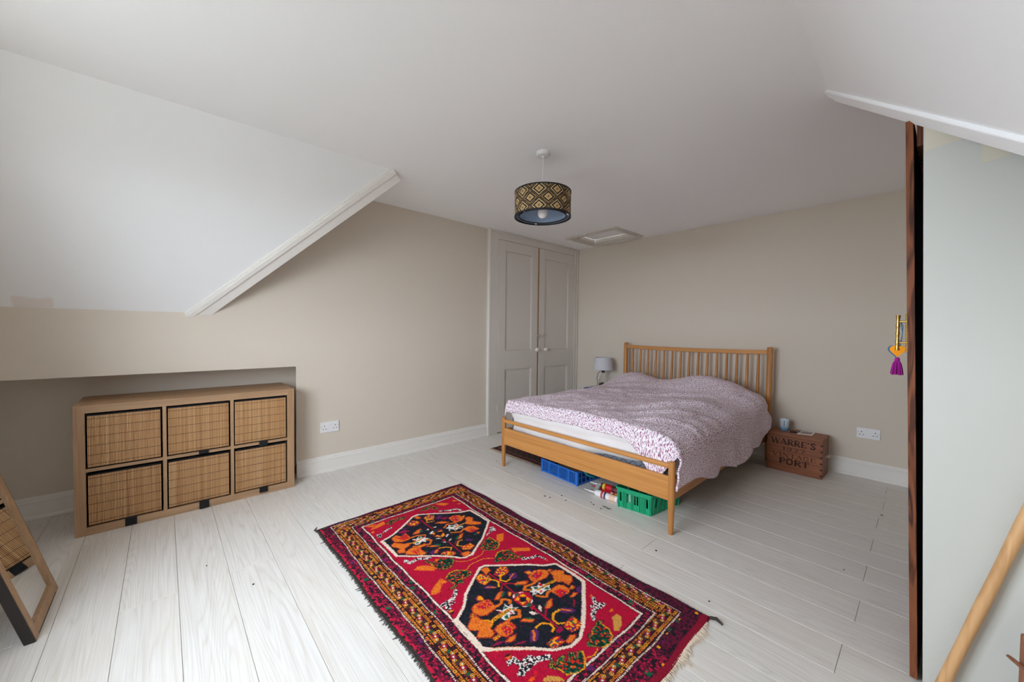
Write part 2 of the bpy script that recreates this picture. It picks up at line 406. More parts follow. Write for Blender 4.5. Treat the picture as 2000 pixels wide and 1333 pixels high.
def bamboo_material():
    n=N('bamboo_slats'); oi=n.new('ShaderNodeObjectInfo'); v=n.coords(scale=(1,1,1))
    sep=n.new('ShaderNodeSeparateXYZ'); n.l(v,sep.inputs[0])
    cid=n.new('ShaderNodeMath',operation='SNAP'); n.l(sep.outputs[1],cid.inputs[0]); cid.inputs[1].default_value=.0062
    comb=n.new('ShaderNodeCombineXYZ'); n.l(cid.outputs[0],comb.inputs[1]); n.l(oi.outputs['Random'],comb.inputs[0])
    wn=n.new('ShaderNodeTexWhiteNoise',noise_dimensions='3D'); n.l(comb.outputs[0],wn.inputs['Vector'])
    sl=n.noise(n.coords(scale=(1,26,1.4)),1,3,.6); 
    a=n.new('ShaderNodeMath',operation='MULTIPLY_ADD'); n.l(wn.outputs['Value'],a.inputs[0]); a.inputs[1].default_value=.45
    b=n.new('ShaderNodeMath',operation='MULTIPLY'); n.l(sl,b.inputs[0]); b.inputs[1].default_value=.6; n.l(b.outputs[0],a.inputs[2])
    c=n.ramp(a.outputs[0],[(.12,srgb(150,98,54)),(.38,srgb(190,142,92)),(.7,srgb(212,168,118)),(.95,srgb(232,200,158))])
    fine=n.noise(n.coords(scale=(1,400,6)),1,2)
    c=n.mix(.3,c,n.ramp(fine,[(.3,srgb(160,106,60)),(.7,srgb(222,182,136))]))
    n.l(c,n.b.inputs['Base Color']); n.b.inputs['Roughness'].default_value=.45
    return n.m
BAMBOO=bamboo_material(); THREAD=plain('brown_thread',srgb(70,44,28),.8)
def make_baskets():
    cells,zm=make_shelf()
    names={(0,1):'upper row of the shelf unit, at the mirror end',(1,1):'upper row of the shelf unit, middle compartment',(2,1):'upper row of the shelf unit, at the wall socket end',
           (0,0):'lower row of the shelf unit, at the mirror end',(1,0):'lower row of the shelf unit, middle compartment',(2,0):'lower row of the shelf unit, at the wall socket end'}
    tabs={(0,1):0,(1,1):.004,(2,1):.018,(0,0):.026,(1,0):.028,(2,0):.016}
    for (k,r),pos in names.items():
        y0,y1=cells[k]; zb=FT if r==0 else zm+DT/2; zt=zm-DT/2 if r==0 else SH-FT
        y0+=.004; y1-=.006; gap=.022 if r==0 else .014; zt2=zt-gap
        t=thing('bamboo_basket','bamboo fronted basket, '+pos,'basket',((SX0+SX1)/2,(y0+y1)/2,zb),'bamboo fronted baskets in the shelf unit')
        xf=SX1-.012-(.006 if r==0 else 0)
        g=G(); w=.004
        g.box(SX0+.02,xf,y0,y1,zb,zb+w); g.box(SX0+.02,xf,y0,y0+w,zb,zt2); g.box(SX0+.02,xf,y1-w,y1,zb,zt2); g.box(SX0+.02,SX0+.02+w,y0,y1,zb,zt2); g.box(xf-w,xf,y0,y1,zb,zt2)
        obj('fabric_box',g,BLACKCLOTH,t)
        obj('rim',G().tube([(xf,y0+.003,zt2),(xf,y1-.003,zt2)],.0045,8).tube([(SX0+.03,y0+.003,zt2),(xf,y0+.003,zt2)],.0045,8).tube([(SX0+.03,y1-.003,zt2),(xf,y1-.003,zt2)],.0045,8),BLACKCLOTH,t,smooth=True)
        obj('lid',G().box(SX0+.03,xf-.012,y0+.004,y1-.004,zt2-.004,zt2+.002),BLACKCLOTH,t)
        g=G(); p=.0062; n=int((y1-y0-.005)/p); a=(y0+y1)/2-n*p/2; zs0,zs1=zb+.007,zt2-.004
        rr=random.Random(k*7+r)
        for i in range(n):
            d=.0034+rr.uniform(0,.0008); g.add([(xf,a+i*p+.0003,zs0),(xf,a+(i+1)*p-.0003,zs0),(xf+d,a+i*p+.0012,zs0),(xf+d,a+(i+1)*p-.0012,zs0),
                   (xf,a+i*p+.0003,zs1),(xf,a+(i+1)*p-.0003,zs1),(xf+d,a+i*p+.0012,zs1),(xf+d,a+(i+1)*p-.0012,zs1)],
                  [(0,2,6,4),(2,3,7,6),(3,1,5,7),(4,6,7,5),(0,1,3,2)])
        s=obj('slat_front',g,BAMBOO,t,kind='stuff',label='bamboo slat front with brown stitching')
        hs=zs1-zs0
        for fz in (.055,.235,.42,.60,.78,.945): obj('stitching',G().box(xf+.003,xf+.0048,a,a+n*p,zs0+hs*fz-.0010,zs0+hs*fz+.0010),THREAD,s)
        L=tabs[(k,r)]
        if L:
            yc=y0+(y1-y0)*(.56 if k<2 else .53); h=.025; L+=.012
            e=SX1+.003; fl=L
            g=G().box(xf-.002,e+.003,yc-h,yc+h,zb+.004,zb+.007)
            g.hexa([(e,yc-h,zb-fl),(e,yc+h,zb-fl),(e+.004+.1*fl,yc+h,zb-fl),(e+.004+.1*fl,yc-h,zb-fl),(e,yc-h,zb+.007),(e,yc+h,zb+.007),(e+.004,yc+h,zb+.007),(e+.004,yc-h,zb+.007)])
            obj('pull_tab',g,BLACKCLOTH,t,label='black fabric pull tab')
make_baskets()

# ------------------------------------------------------------------ leaning mirror
def make_mirror():
    xa,xb,y0=.7386,1.149,-4.716; lean=math.atan(.272); L=1.335
    t=thing('floor_mirror','tilted floor mirror in a wood frame with black edges standing before the shelf unit','mirror',((xa+xb)/2,y0-.02,0))
    up=Vector((0,-math.sin(lean),math.cos(lean))); n=Vector((0,math.cos(lean),math.sin(lean))); o=Vector((0,y0,.002))
    o=o+n*0
    def blk(a0,a1,b0,b1,d0,d1): return [o+Vector((a,0,0))+up*b+n*d for d in (d0,d1) for a,b in ((a0,b0),(a1,b0),(a1,b1),(a0,b1))]
    fm=OAK_SHELFZ; w=.05; th=-.030
    for a in ((xa,xa+w,0,L),(xb-w,xb,0,L)): obj('frame_stile',G().hexa(blk(a[0]+.006,a[1],a[2],a[3],-.010,0) if a[0]==xa else blk(a[0],a[1]-.006,a[2],a[3],-.010,0)),fm,t,bevel=.0015)
    for b in ((0.006,w),(L-w,L-.006)): obj('frame_rail',G().hexa(blk(xa+w,xb-w,b[0],b[1],-.010,0)),OAK_SHELF,t,bevel=.0015)
    q=G()
    for a in ((xa,xa+.006,0,L),(xb-.006,xb,0,L)): q.hexa(blk(*a,th,-.001))
    for b in ((0,.006),(L-.006,L)): q.hexa(blk(xa+.006,xb-.006,*b,th,-.001))
    q.hexa(blk(xa+.006,xb-.006,.006,L-.006,th,th+.004))
    obj('black_edge',q,BLACKWOOD,t,label='black painted outer edge and back')
    obj('mirror_glass',G().hexa(blk(xa+w-.004,xb-w+.004,w-.004,L-w+.004,-.012,-.008)),plain('mirror_silver',(.86,.88,.87,1),.015,1),t,label='silvered mirror glass')
make_mirror()
# ------------------------------------------------------------------ pendant lamp
def attr_mat(name,attr,rough=.8,bump=0,bscale=200,sheen=0):
    n=N(name); a=n.new('ShaderNodeVertexColor'); a.layer_name=attr; n.l(a.outputs[0],n.b.inputs['Base Color']); n.b.inputs['Roughness'].default_value=rough
    n.b.inputs['Specular IOR Level'].default_value=.2
    if bump: n.bump(n.noise(n.coords(),bscale,3),bump,.003)
    return n.m
def set_colors(me,attr,cols):
    ca=me.color_attributes.new(attr,'FLOAT_COLOR','POINT'); a=np.ones((len(cols),4),np.float32); a[:,:3]=cols; ca.data.foreach_set('color',a.ravel())
def lin(r,g,b): return np.array(srgb(r,g,b)[:3],np.float32)
def make_pendant():
    cx,cy=1.691,-2.5286; r=.1807; z0,z1=1.938,2.093
    t=thing('pendant_lamp','drum shade ceiling lamp with a black and gold diamond pattern','ceiling lamp',(cx,cy,H))
    obj('ceiling_rose',G().lathe([(.045,H),(.045,H-.018),(.040,H-.025),(.012,H-.028),(.008,H-.036)],(cx,cy,0),32),WHITEPLASTIC,t,smooth=True)
    obj('cord',G().cyl((cx,cy,H-.03),(cx,cy,2.06),.0028,n=8),WHITEPLASTIC,t)
    NU,NV=540,76; g=G()
    for j in range(NV):
        for i in range(NU):
            a=2*math.pi*i/NU; g.v.append((cx+r*math.cos(a),cy+r*math.sin(a),z0+.004+(z1-z0-.008)*j/(NV-1)))
    g.f=[(j*NU+i,j*NU+(i+1)%NU,(j+1)*NU+(i+1)%NU,(j+1)*NU+i) for j in range(NV-1) for i in range(NU)]
    I,J=np.meshgrid(np.arange(NU),np.arange(NV)); p=I.ravel()/NU*10; q=J.ravel()/(NV-1)*(.147/.100)+.30
    fa=np.abs(p%1-.5)*2; fb=np.abs(q%1-.5)*2; d=fa+fb
    dark=lin(40,33,28); mid=lin(84,67,50); gold=lin(172,142,94); cream=lin(212,186,140)
    c=np.tile(dark,(len(p),1))
    def band(lo,hi,col,m=None):
        k=(d>=lo)&(d<hi); k=k if m is None else k&m; c[k]=col
    e=np.abs(((p+q)*5)%1-.5)*2; e2=np.abs(((p-q)*5)%1-.5)*2; chk=(e>.42)&(e2>.42)
    band(0,.09,dark); band(.09,.36,gold); band(.36,.44,cream); band(.44,.68,dark); band(.68,.80,cream); band(.80,.92,dark)
    band(.92,1.10,mid); band(.92,1.10,cream,chk); band(1.10,1.22,dark); band(1.22,1.32,gold); band(1.32,1.56,dark); band(1.56,1.64,cream); band(1.64,1.90,gold); band(1.90,2.1,dark)
    c*= (0.9+.2*np.random.RandomState(1).rand(len(c),1)).astype(np.float32)
    s=obj('shade',g,attr_mat('diamond_weave','pattern',.75,.3,400),t,smooth=True,label='gold and black diamond patterned drum shade'); set_colors(s.data,'pattern',c)
    inner=plain('shade_lining',srgb(170,182,200),.8)
    obj('lining',G().lathe([(r-.0015,z0+.002),(r-.0015,z1-.002)],(cx,cy,0),64,(False,False)),inner,t,smooth=True)
    rim=G()
    for z in (z0,z1-.002): rim.lathe([(r-.004,z-.002),(r+.002,z-.002),(r+.002,z+.007),(r-.004,z+.007),(r-.004,z-.002)],(cx,cy,0),64,(False,False))
    obj('rim',rim,BLACK,t,smooth=True)
    ri=.152
    obj('inner_shade',G().lathe([(ri,z0+.006),(ri,z1-.03)],(cx,cy,0),64,(False,False)),plain('blue_grey_diffuser',srgb(140,160,186),.8),t,smooth=True,label='pale blue inner shade')
    q=G()
    for z in (z0+.004,z1-.034): q.lathe([(ri-.003,z),(ri+.003,z),(ri+.003,z+.006),(ri-.003,z+.006),(ri-.003,z)],(cx,cy,0),64,(False,False))
    obj('inner_rim',q,BLACK,t,smooth=True)
    for k in range(3):
        a=.5+k*2.094; c_,s_=math.cos(a),math.sin(a); obj('clip',G().cyl((cx+ri*c_,cy+ri*s_,z0+.008),(cx+r*c_,cy+r*s_,z0+.008),.003,n=6).box(cx+.168*c_-.006,cx+.168*c_+.006,cy+.168*s_-.006,cy+.168*s_+.006,z0+.002,z0+.012),WHITEPLASTIC,t)
    sp=G()
    for k in range(3):
        a=.2+k*2.094; sp.cyl((cx,cy,z1-.02),(cx+r*math.cos(a),cy+r*math.sin(a),z1-.006),.0022,n=6)
    obj('spider',sp.lathe([(.022,z1-.022),(.022,z1-.018)],(cx,cy,0),20),WHITEPLASTIC,t)
    obj('lamp_holder',G().lathe([(.012,2.072),(.019,2.06),(.019,2.015),(.016,2.01)],(cx,cy,0),20),WHITEPLASTIC,t,smooth=True)
    obj('bulb',G().lathe([(.012,2.015),(.016,2.0),(.028,1.985),(.032,1.968),(.030,1.952),(.020,1.938),(.006,1.932)],(cx,cy,0),28),plain('opal_bulb',srgb(238,232,234),.25),t,smooth=True,label='unlit white bulb')
make_pendant()

# ------------------------------------------------------------------ bed
BX0,BX1,BYF,BYH=.882,2.394,-2.130,-.140
def make_bed():
    t=thing('bed_frame','double bed frame in golden oak with a spindle headboard and low footboard','bed',((BX0+BX1)/2,(BYF+BYH)/2,0))
    for x in (BX0,BX1):
        obj('foot_leg',G().lathe([(.0135,0),(.0145,.01),(.0205,.22),(.0205,.425),(.019,.434),(.012,.4375)],(x,BYF,0),20),OAK_BEDZ,t,smooth=True)
        obj('head_post',G().lathe([(.016,0),(.024,.24),(.0245,1.065),(.022,1.0735),(.012,1.076)],(x,BYH,0),20),OAK_BEDZ,t,smooth=True)
        s=1 if x==BX0 else -1
        obj('side_rail',G().box(x-.012,x+.012,BYF+.01,BYH-.01,.205,.335),OAK_BEDY,t,bevel=.003)
    obj('footboard',G().box(BX0+.012,BX1-.012,BYF-.011,BYF+.011,.200,.345),OAK_BED,t,bevel=.003)
    obj('foot_rail',G().box(BX0+.01,BX1-.01,BYF-.013,BYF+.013,.392,.422),OAK_BED,t,bevel=.009,seg=3)
    # curved head rail
    q=G(); n=25; vs=[]
    bow=lambda u:.035*(1-(2*u-1)**2)
    dip=lambda u:-.012*(1-(2*u-1)**2)
    for i in range(n):
        u=i/(n-1); x=BX0+.01+(BX1-BX0-.02)*u; y=BYH+bow(u)
        vs+=[(x,y-.012,1.008+dip(u)),(x,y+.012,1.008+dip(u)),(x,y+.012,1.048+dip(u)),(x,y-.012,1.048+dip(u))]
    fs=[(i*4+k,i*4+(k+1)%4,i*4+4+(k+1)%4,i*4+4+k) for i in range(n-1) for k in range(4)]+[(3,2,1,0),tuple((n-1)*4+k for k in range(4))]
    obj('head_rail',q.add(vs,fs),OAK_BED,t,bevel=.004)
    obj('lower_head_rail',G().box(BX0+.01,BX1-.01,BYH-.010,BYH+.012,.33,.43),OAK_BED,t,bevel=.003)
    for i in range(15):
        u=(i+1)/16; x=BX0+(BX1-BX0)*u; y=BYH+bow(u); yb=BYH
        pts=[(x,yb+(y-yb)*k/6,.42+(.595+dip(u))*k/6) for k in range(7)]
        obj('spindle',G().tube(pts,[.012,.014,.0152,.0150,.0138,.012,.0105],10),OAK_BEDZ,t,smooth=True)
    for k in range(9):
        y=BYF+.15+k*.215; obj('bed_slat',G().box(BX0+.012,BX1-.012,y-.03,y+.03,.212,.226),OAK_BED,t)
    obj('support_foot',G().cyl((1.64,-1.1,0),(1.64,-1.1,.212),.018,n=12),WHITEPLASTIC,t)
make_bed()

def quilt_material():
    n=N('grey_quilted_ticking'); v=n.coords(scale=(1,1,1)); sep=n.new('ShaderNodeSeparateXYZ'); n.l(v,sep.inputs[0])
    s=n.new('ShaderNodeMath',operation='ADD'); n.l(sep.outputs[0],s.inputs[0]); n.l(sep.outputs[1],s.inputs[1])
    def tri(sgn):
        a=n.new('ShaderNodeMath',operation='MULTIPLY_ADD'); n.l(sep.outputs[2],a.inputs[0]); a.inputs[1].default_value=sgn; n.l(s.outputs[0],a.inputs[2])
        b=n.new('ShaderNodeMath',operation='PINGPONG'); n.l(a.outputs[0],b.inputs[0]); b.inputs[1].default_value=.035; return b.outputs[0]
    m=n.new('ShaderNodeMath',operation='MINIMUM'); n.l(tri(1.3),m.inputs[0]); n.l(tri(-1.3),m.inputs[1])
    h=n.ramp(m.outputs[0],[(0,(0,0,0,1)),(.012,(1,1,1,1))]); n.bump(h,.9,.006)
    n.l(n.mix(n.ramp(m.outputs[0],[(0,(0,0,0,1)),(.004,(1,1,1,1))]),srgb(72,78,86),srgb(112,120,130)),n.b.inputs['Base Color']); n.b.inputs['Roughness'].default_value=.85
    return n.m
def make_mattress():
    x0,x1,y0,y1=BX0+.02,BX1-.024,-2.075,-.175
    m=obj('mattress',G().box(x0,x1,y0,y1,.228,.545),quilt_material(),bevel=.05,seg=4)
    for q in m.data.polygons: q.use_smooth=True
    tag(m,'thick mattress with grey quilted sides showing under a white sheet','mattress')
    # white fitted sheet: rounded skirt with a lifted hem at the foot
    plan=[]; R=.07
    def arc(cx,cy,a0,a1,n=8):
        for i in range(n+1):
            a=a0+(a1-a0)*i/n; plan.append((cx+R*math.cos(a),cy+R*math.sin(a),math.cos(a),math.sin(a)))
    for i in range(30): plan.append((x0,y1-.02-(y1-.02-(y0+R))*i/30,-1,0))
    arc(x0+R,y0+R,math.pi,1.5*math.pi)
    for i in range(1,90): plan.append((x0+R+(x1-x0-2*R)*i/90,y0,0,-1))
    arc(x1-R,y0+R,1.5*math.pi,2*math.pi)
    for i in range(1,31): plan.append((x1,y0+R+(y1-.02-(y0+R))*i/30,1,0))
    prof=[(.004,0),(.005,.3),(.003,.5),(.008,.58),(.016,.68),(.020,.80),(.015,.91),(.004,.98),(-.03,1.0),(-.10,1.005)]
    vs=[]; n=len(plan)
    for x,y,nx,ny in plan:
        fr=max(0,-ny); u=(x-x0)/(x1-x0)
        hem=.300+fr*(.085*max(0,min(1,(u-.50)/.42))**.8+.008*math.sin(u*21))
        for o,w in prof:
            z=hem+(.552-hem)*w
            wob=.004*noise.noise(Vector((x*5,y*5,z*9)))+.003*math.sin(x*17+z*30+y*11)
            oo=min(o,.012) if nx>.3 else o
            vs.append((x+nx*(oo+wob*(w<.97)),y+ny*(oo+wob*(w<.97)),z+wob*.5))
    k=len(prof); fs=[(i*k+j,(i+1)*k+j,(i+1)*k+j+1,i*k+j+1) for i in range(n-1) for j in range(k-1)]
    fs.append(tuple(i*k+k-1 for i in range(n)))
    s=obj('fitted_sheet',G().add(vs,fs),plain('white_cotton',srgb(236,235,236),.85,bump=.12,bscale=22),smooth=True)
    so=s.modifiers.new('thickness','SOLIDIFY'); so.thickness=.003; so.offset=0
    tag(s,'plain white fitted sheet over the mattress, lifted at the foot of the bed','sheet')
make_mattress()

def floral_material():
    n=N('floral_cotton'); tc=n.new('ShaderNodeTexCoord')
    def mp(s,r=0):
        m=n.new('ShaderNodeMapping'); m.inputs['Scale'].default_value=(s,s,s); m.inputs['Rotation'].default_value=(0,0,r); n.l(tc.outputs['UV'],m.inputs['Vector']); return m.outputs[0]
    def vor(s,r,feat='F1'):
        dn=n.new('ShaderNodeTexNoise'); dn.inputs['Scale'].default_value=s*1.3; n.l(tc.outputs['UV'],dn.inputs['Vector'])
        ad=n.new('ShaderNodeVectorMath',operation='MULTIPLY_ADD'); n.l(dn.outputs['Color'],ad.inputs[0]); ad.inputs[1].default_value=(.7/s,.7/s,0); n.l(tc.outputs['UV'],ad.inputs[2])
        m=n.new('ShaderNodeMapping'); m.inputs['Scale'].default_value=(s,s*.8,s); m.inputs['Rotation'].default_value=(0,0,r); n.l(ad.outputs[0],m.inputs['Vector'])
        v=n.new('ShaderNodeTexVoronoi',voronoi_dimensions='2D'); v.inputs['Scale'].default_value=1; n.l(m.outputs[0],v.inputs['Vector']); return v
    v1=vor(84,.3); v2=vor(130,1.1); v3=vor(60,.9)
    base=srgb(246,241,246)
    hue=n.new('ShaderNodeSeparateColor'); n.l(v1.outputs['Color'],hue.inputs[0])
    c1=n.ramp(hue.outputs[0],[(.0,srgb(168,122,150)),(.5,srgb(206,172,194)),(1,srgb(228,204,220))])
    m1=n.ramp(v1.outputs['Distance'],[(.24,(1,1,1,1)),(.33,(0,0,0,1))])
    m2=n.ramp(v2.outputs['Distance'],[(.19,(1,1,1,1)),(.27,(0,0,0,1))])
    m3=n.ramp(v3.outputs['Distance'],[(.15,(1,1,1,1)),(.22,(0,0,0,1))])
    c=n.mix(m1,base,c1); c=n.mix(m2,c,srgb(168,128,152)); c=n.mix(m3,c,srgb(150,80,124))
    n.l(c,n.b.inputs['Base Color']); n.b.inputs['Roughness'].default_value=.9; n.b.inputs['Specular IOR Level'].default_value=.15
    n.bump(n.noise(mp(14),1,4,.6),.25,.006)
    return n.m
def make_duvet():
    NU,NV=230,250
    rnd=random.Random(3)
    folds=[((1.30,-1.95),(1.75,-1.45),.05,.016),((1.75,-1.75),(2.35,-.95),.05,.028),((1.85,-1.95),(2.38,-1.35),.035,.018),((1.05,-1.9),(1.30,-1.5),.045,.016),((1.5,-1.2),(2.25,-.65),.05,.018),
           ((1.15,-1.35),(1.6,-.85),.06,.014),((.98,-1.55),(1.2,-1.1),.04,.012),((2.0,-2.0),(2.38,-1.7),.03,.016),((1.05,-.95),(1.45,-.65),.05,.012),((1.55,-1.98),(1.70,-1.75),.03,.014)]
    def top(x,y):
        z=.596+.024*max(0,min(1,(y+2.05)/.9))
        py=math.exp(-((y+.43)/.27)**2)
        z+=py*(.088*math.exp(-((x-1.17)/.25)**2)+.118*math.exp(-((x-1.95)/.36)**2)+.03)
        for (ax,ay),(bx,by),w,h in folds:
            dx,dy=bx-ax,by-ay; L=dx*dx+dy*dy; u=((x-ax)*dx+(y-ay)*dy)/L; uc=max(0,min(1,u))
            ds=math.hypot(x-ax-uc*dx,y-ay-uc*dy); z+=h*math.exp(-(ds/w)**2)*math.sin(math.pi*max(.05,min(.95,u)))
        f=max(0,1-py*1.2)
        z+=.010*f*noise.noise(Vector((x*6,y*6,1)))+.006*noise.noise(Vector((x*15,y*13,4)))+.016*noise.noise(Vector((x*2.6,y*2.6,7)))
        return z
    def point(u,v):
        # v: 0 head .. 1 foot hem ; u: 0 left hem .. 1 right hem (fabric coordinates)
        yfl=-2.085; fabY=-.185-v*1.99
        yy=fabY; drop=0
        edge=-2.058
        if yy<edge:
            e=edge-yy; yy=edge-.050*math.sin(min(1,e/.06)*math.pi/2); drop=max(0,e-.025)
        if v<.06: drop+=.07*(1-v/.06)**1.6
        s=-.06+u*1.98           # lateral fabric distance measured from the left mattress edge
        xl,xr=.905,2.30
        W=xr-xl
        hem=.245+.03*math.sin(v*9+.5)+.02*math.sin(v*23)+(.055*max(0,(v-.8)/.2))+(.16*max(0,(.16-v)/.16))
        if s<0:
            a=min(1,-s/.10); x=xl-.02*math.sin(a*math.pi/2); z=top(xl,yy)-.06*(1-.6*max(0,(v-.5)/.5))-max(0,-s)*.8
        elif s<W:
            x=xl+s; z=top(x,yy)
            q=max(0,(s-(W-.16))/.16); z-=.035*q*q
            ql=max(0,(.20-s)/.20); z-=.06*ql*ql*(1-.6*max(0,(v-.5)/.5))
            cq=max(0,min(1,(s-(W-.22))/.2)); cq=cq*cq*(3-2*cq); drop+=.17*cq*max(0,(v-.953)/.047)
        else:
            e=s-W; zt=top(xr,yy)-.035; R=.13; A=R*math.pi/2
            if e<A:
                th=e/R; x=xr+R*math.sin(th); z=zt-R*(1-math.cos(th))
            else:
                full=.2+2.12-.2-W-A; k=(e-A)/max(1e-6,(1.92-W-A)); z=zt-R-(zt-R-hem)*k
                x=xr+R+.018*k+.020*k*math.sin(yy*13+1.5*math.sin(yy*5))+.014*k*noise.noise(Vector((yy*7,z*3,2)))
                x+=.012*math.exp(-((z-.36)/.05)**2)
            z+=.004*noise.noise(Vector((yy*12,e*9,3)))
            if v<.10: x-=(.10-v)*.45*min(1,e/.2)
            fl=max(0,(v-.86)/.14); yy-=.055*fl*min(1,max(0,(e-.19)/.10))
            drop=(drop+.17*max(0,(v-.953)/.047))*max(0,1-e/.16)
        z-=drop*(1 if s<W else 1)
        if s<W: yy+=.012*noise.noise(Vector((x*6,0,5)))*max(0,(v-.9)/.1); z-=0
        return (x,yy,z)
    g=G().grid(point,NU,NV)
    o=obj('duvet',g,floral_material(),smooth=False)
    for q in o.data.polygons: q.use_smooth=True
    uv=o.data.uv_layers.new(name='UVMap'); lo=np.zeros(len(o.data.loops),np.int32); o.data.loops.foreach_get('vertex_index',lo)
    U=np.stack([(lo%NU)/(NU-1)*1.98,(lo//NU)/(NV-1)*1.99],1).astype(np.float32); uv.data.foreach_set('uv',U.ravel())
    so=o.modifiers.new('thickness','SOLIDIFY'); so.thickness=.012; so.offset=-1
    tag(o,'rumpled duvet with a small mauve floral print hanging over one side of the bed','duvet')
make_duvet()

# ------------------------------------------------------------------ bedside table and lamp
def make_bedside():
    blue=plain('blue_paint',srgb(20,92,168),.45)
    t=thing('bedside_table','bright blue bedside table in the corner behind the bed','table',(.57,-.22,0))
    obj('table_top',G().box(.405,.80,-.34,-.04,.445,.482),blue,t,bevel=.004)
    for x in (.435,.765):
        for y in (-.31,-.075): obj('leg',G().box(x-.018,x+.018,y-.018,y+.018,0,.446),blue,t,bevel=.003)
    cx,cy=.597,-.2; zt=.482
    t=thing('table_lamp','lamp with pale grey shade and glass bottle base on the blue table','lamp',(cx,cy,zt))
    gl=N('clear_glass'); gl.b.inputs['Transmission Weight'].default_value=1; gl.b.inputs['Roughness'].default_value=.03; gl.b.inputs['IOR'].default_value=1.12; gl.b.inputs['Base Color'].default_value=(.93,.94,.93,1)
    global GLASS; GLASS=gl.m
    obj('bottle_base',G().lathe([(.045,zt+.001),(.052,zt+.012),(.054,zt+.07),(.046,zt+.115),(.026,zt+.15),(.019,zt+.17),(.019,zt+.205)],(cx,cy,0),28),GLASS,t,smooth=True,label='clear glass bottle base')
    obj('filling',G().lathe([(.040,zt+.004),(.047,zt+.02),(.047,zt+.055),(.02,zt+.07)],(cx,cy,0),16),plain('dark_pebbles',srgb(96,74,58),.8,var=.5,bump=.8,bscale=120),t,smooth=True,label='dark brown filling inside the bottle')
    obj('lamp_holder',G().lathe([(.021,zt+.20),(.021,zt+.225),(.016,zt+.23),(.016,zt+.27)],(cx,cy,0),16),BLACK,t,smooth=True)
    obj('lamp_shade',G().lathe([(.128,zt+.238),(.105,zt+.392),(.103,zt+.392),(.126,zt+.238),(.128,zt+.238)],(cx,cy,0),40,(False,False)),plain('grey_linen',srgb(206,206,212),.85,bump=.1,bscale=300),t,smooth=True,label='pale grey tapered fabric shade')
    obj('lamp_cord',G().tube([(cx-.02,cy-.02,zt+.225),(cx-.05,cy-.04,zt+.19),(cx-.062,cy-.045,zt+.12),(cx-.05,cy-.04,zt+.07),(cx-.055,cy-.05,zt+.02),(cx-.08,cy-.07,zt+.005)],.003,8),BLACK,t,smooth=True)
    q=G().tube([(cx+.05*math.cos(a)+.03,cy-.09+.03*math.sin(a),zt+.008+.006*k/10+.010*(k%3)) for k,a in enumerate([i*.7 for i in range(24)])],.005,8)
    o=obj('charger_cable',q,BLACK,smooth=True); tag(o,'tangled black charger cable on the blue bedside table','cable')
make_bedside()

# ------------------------------------------------------------------ wooden port crate
GLYPH={ # strokes: (points, width factor) on a unit cell (w, h=1); slab serifs added at listed points
 'W':(1.25,[([(0.05,1),(.32,0)],1.3),([(.32,0),(.62,1)],.5),([(.62,1),(.90,0)],1.3),([(.90,0),(1.2,1)],.5)],[(.05,1),(.62,1),(1.2,1)]),
 'A':(.95,[([(0.08,0),(.45,1)],.5),([(.45,1),(.85,0)],1.3),([(.22,.33),(.7,.33)],.45)],[(.08,0),(.85,0)]),
 'R':(.9,[([(.18,0),(.18,1)],1.3),([(.18,.97),(.55,.97),(.72,.85),(.72,.65),(.55,.52),(.18,.52)],.7),([(.42,.5),(.8,0)],1.2)],[(.18,0),(.18,1),(.8,0)]),
 'E':(.82,[([(.18,0),(.18,1)],1.3),([(.18,.96),(.72,.96)],.5),([(.18,.5),(.55,.5)],.5),([(.18,.04),(.72,.04)],.5),([(.72,.96),(.72,.75)],.5),([(.72,.04),(.72,.27)],.5)],[(.18,0),(.18,1)]),
 "'":(.3,[([(.15,1),(.10,.72)],1.0)],[]),
 'S':(.8,[([(.68,.78),(.62,.94),(.4,1),(.18,.9),(.16,.72),(.4,.53),(.64,.4),(.68,.2),(.5,.03),(.25,.02),(.10,.22)],1.0)],[]),
 'P':(.82,[([(.18,0),(.18,1)],1.3),([(.18,.97),(.55,.97),(.72,.83),(.72,.62),(.55,.47),(.18,.47)],.8)],[(.18,0),(.18,1)]),
 'O':(.95,[([(.45,1),(.2,.88),(.1,.5),(.2,.12),(.45,0),(.7,.12),(.8,.5),(.7,.88),(.45,1)],1.0)],[]),
 'T':(.85,[([(.42,0),(.42,1)],1.3),([(.06,.96),(.78,.96)],.5),([(.06,.96),(.06,.74)],.5),([(.78,.96),(.78,.74)],.5)],[(.42,0)]),
 'G':(.95,[([(.76,.78),(.62,.96),(.42,1),(.2,.88),(.1,.5),(.2,.12),(.45,0),(.72,.08),(.76,.4),(.5,.4)],1.0)],[]),
 'V':(.95,[([(.06,1),(.45,0)],1.3),([(.45,0),(.86,1)],.5)],[(.06,1),(.86,1)]),
 'I':(.45,[([(.22,0),(.22,1)],1.3)],[(.22,0),(.22,1)]),
 'N':(1.0,[([(.15,0),(.15,1)],.5),([(.15,1),(.82,0)],1.3),([(.82,0),(.82,1)],.5)],[(.15,0),(.15,1),(.82,1)]),
 '1':(.5,[([(.25,0),(.25,1)],1.2),([(.25,1),(.08,.8)],.5)],[(.25,0)]),
 '9':(.75,[([(.6,.7),(.45,.47),(.2,.5),(.1,.72),(.2,.95),(.45,1),(.6,.8),(.58,.3),(.4,.03),(.15,.06)],.9)],[]),
 '7':(.75,[([(.08,.96),(.65,.96),(.3,0)],1.0)],[]),
}
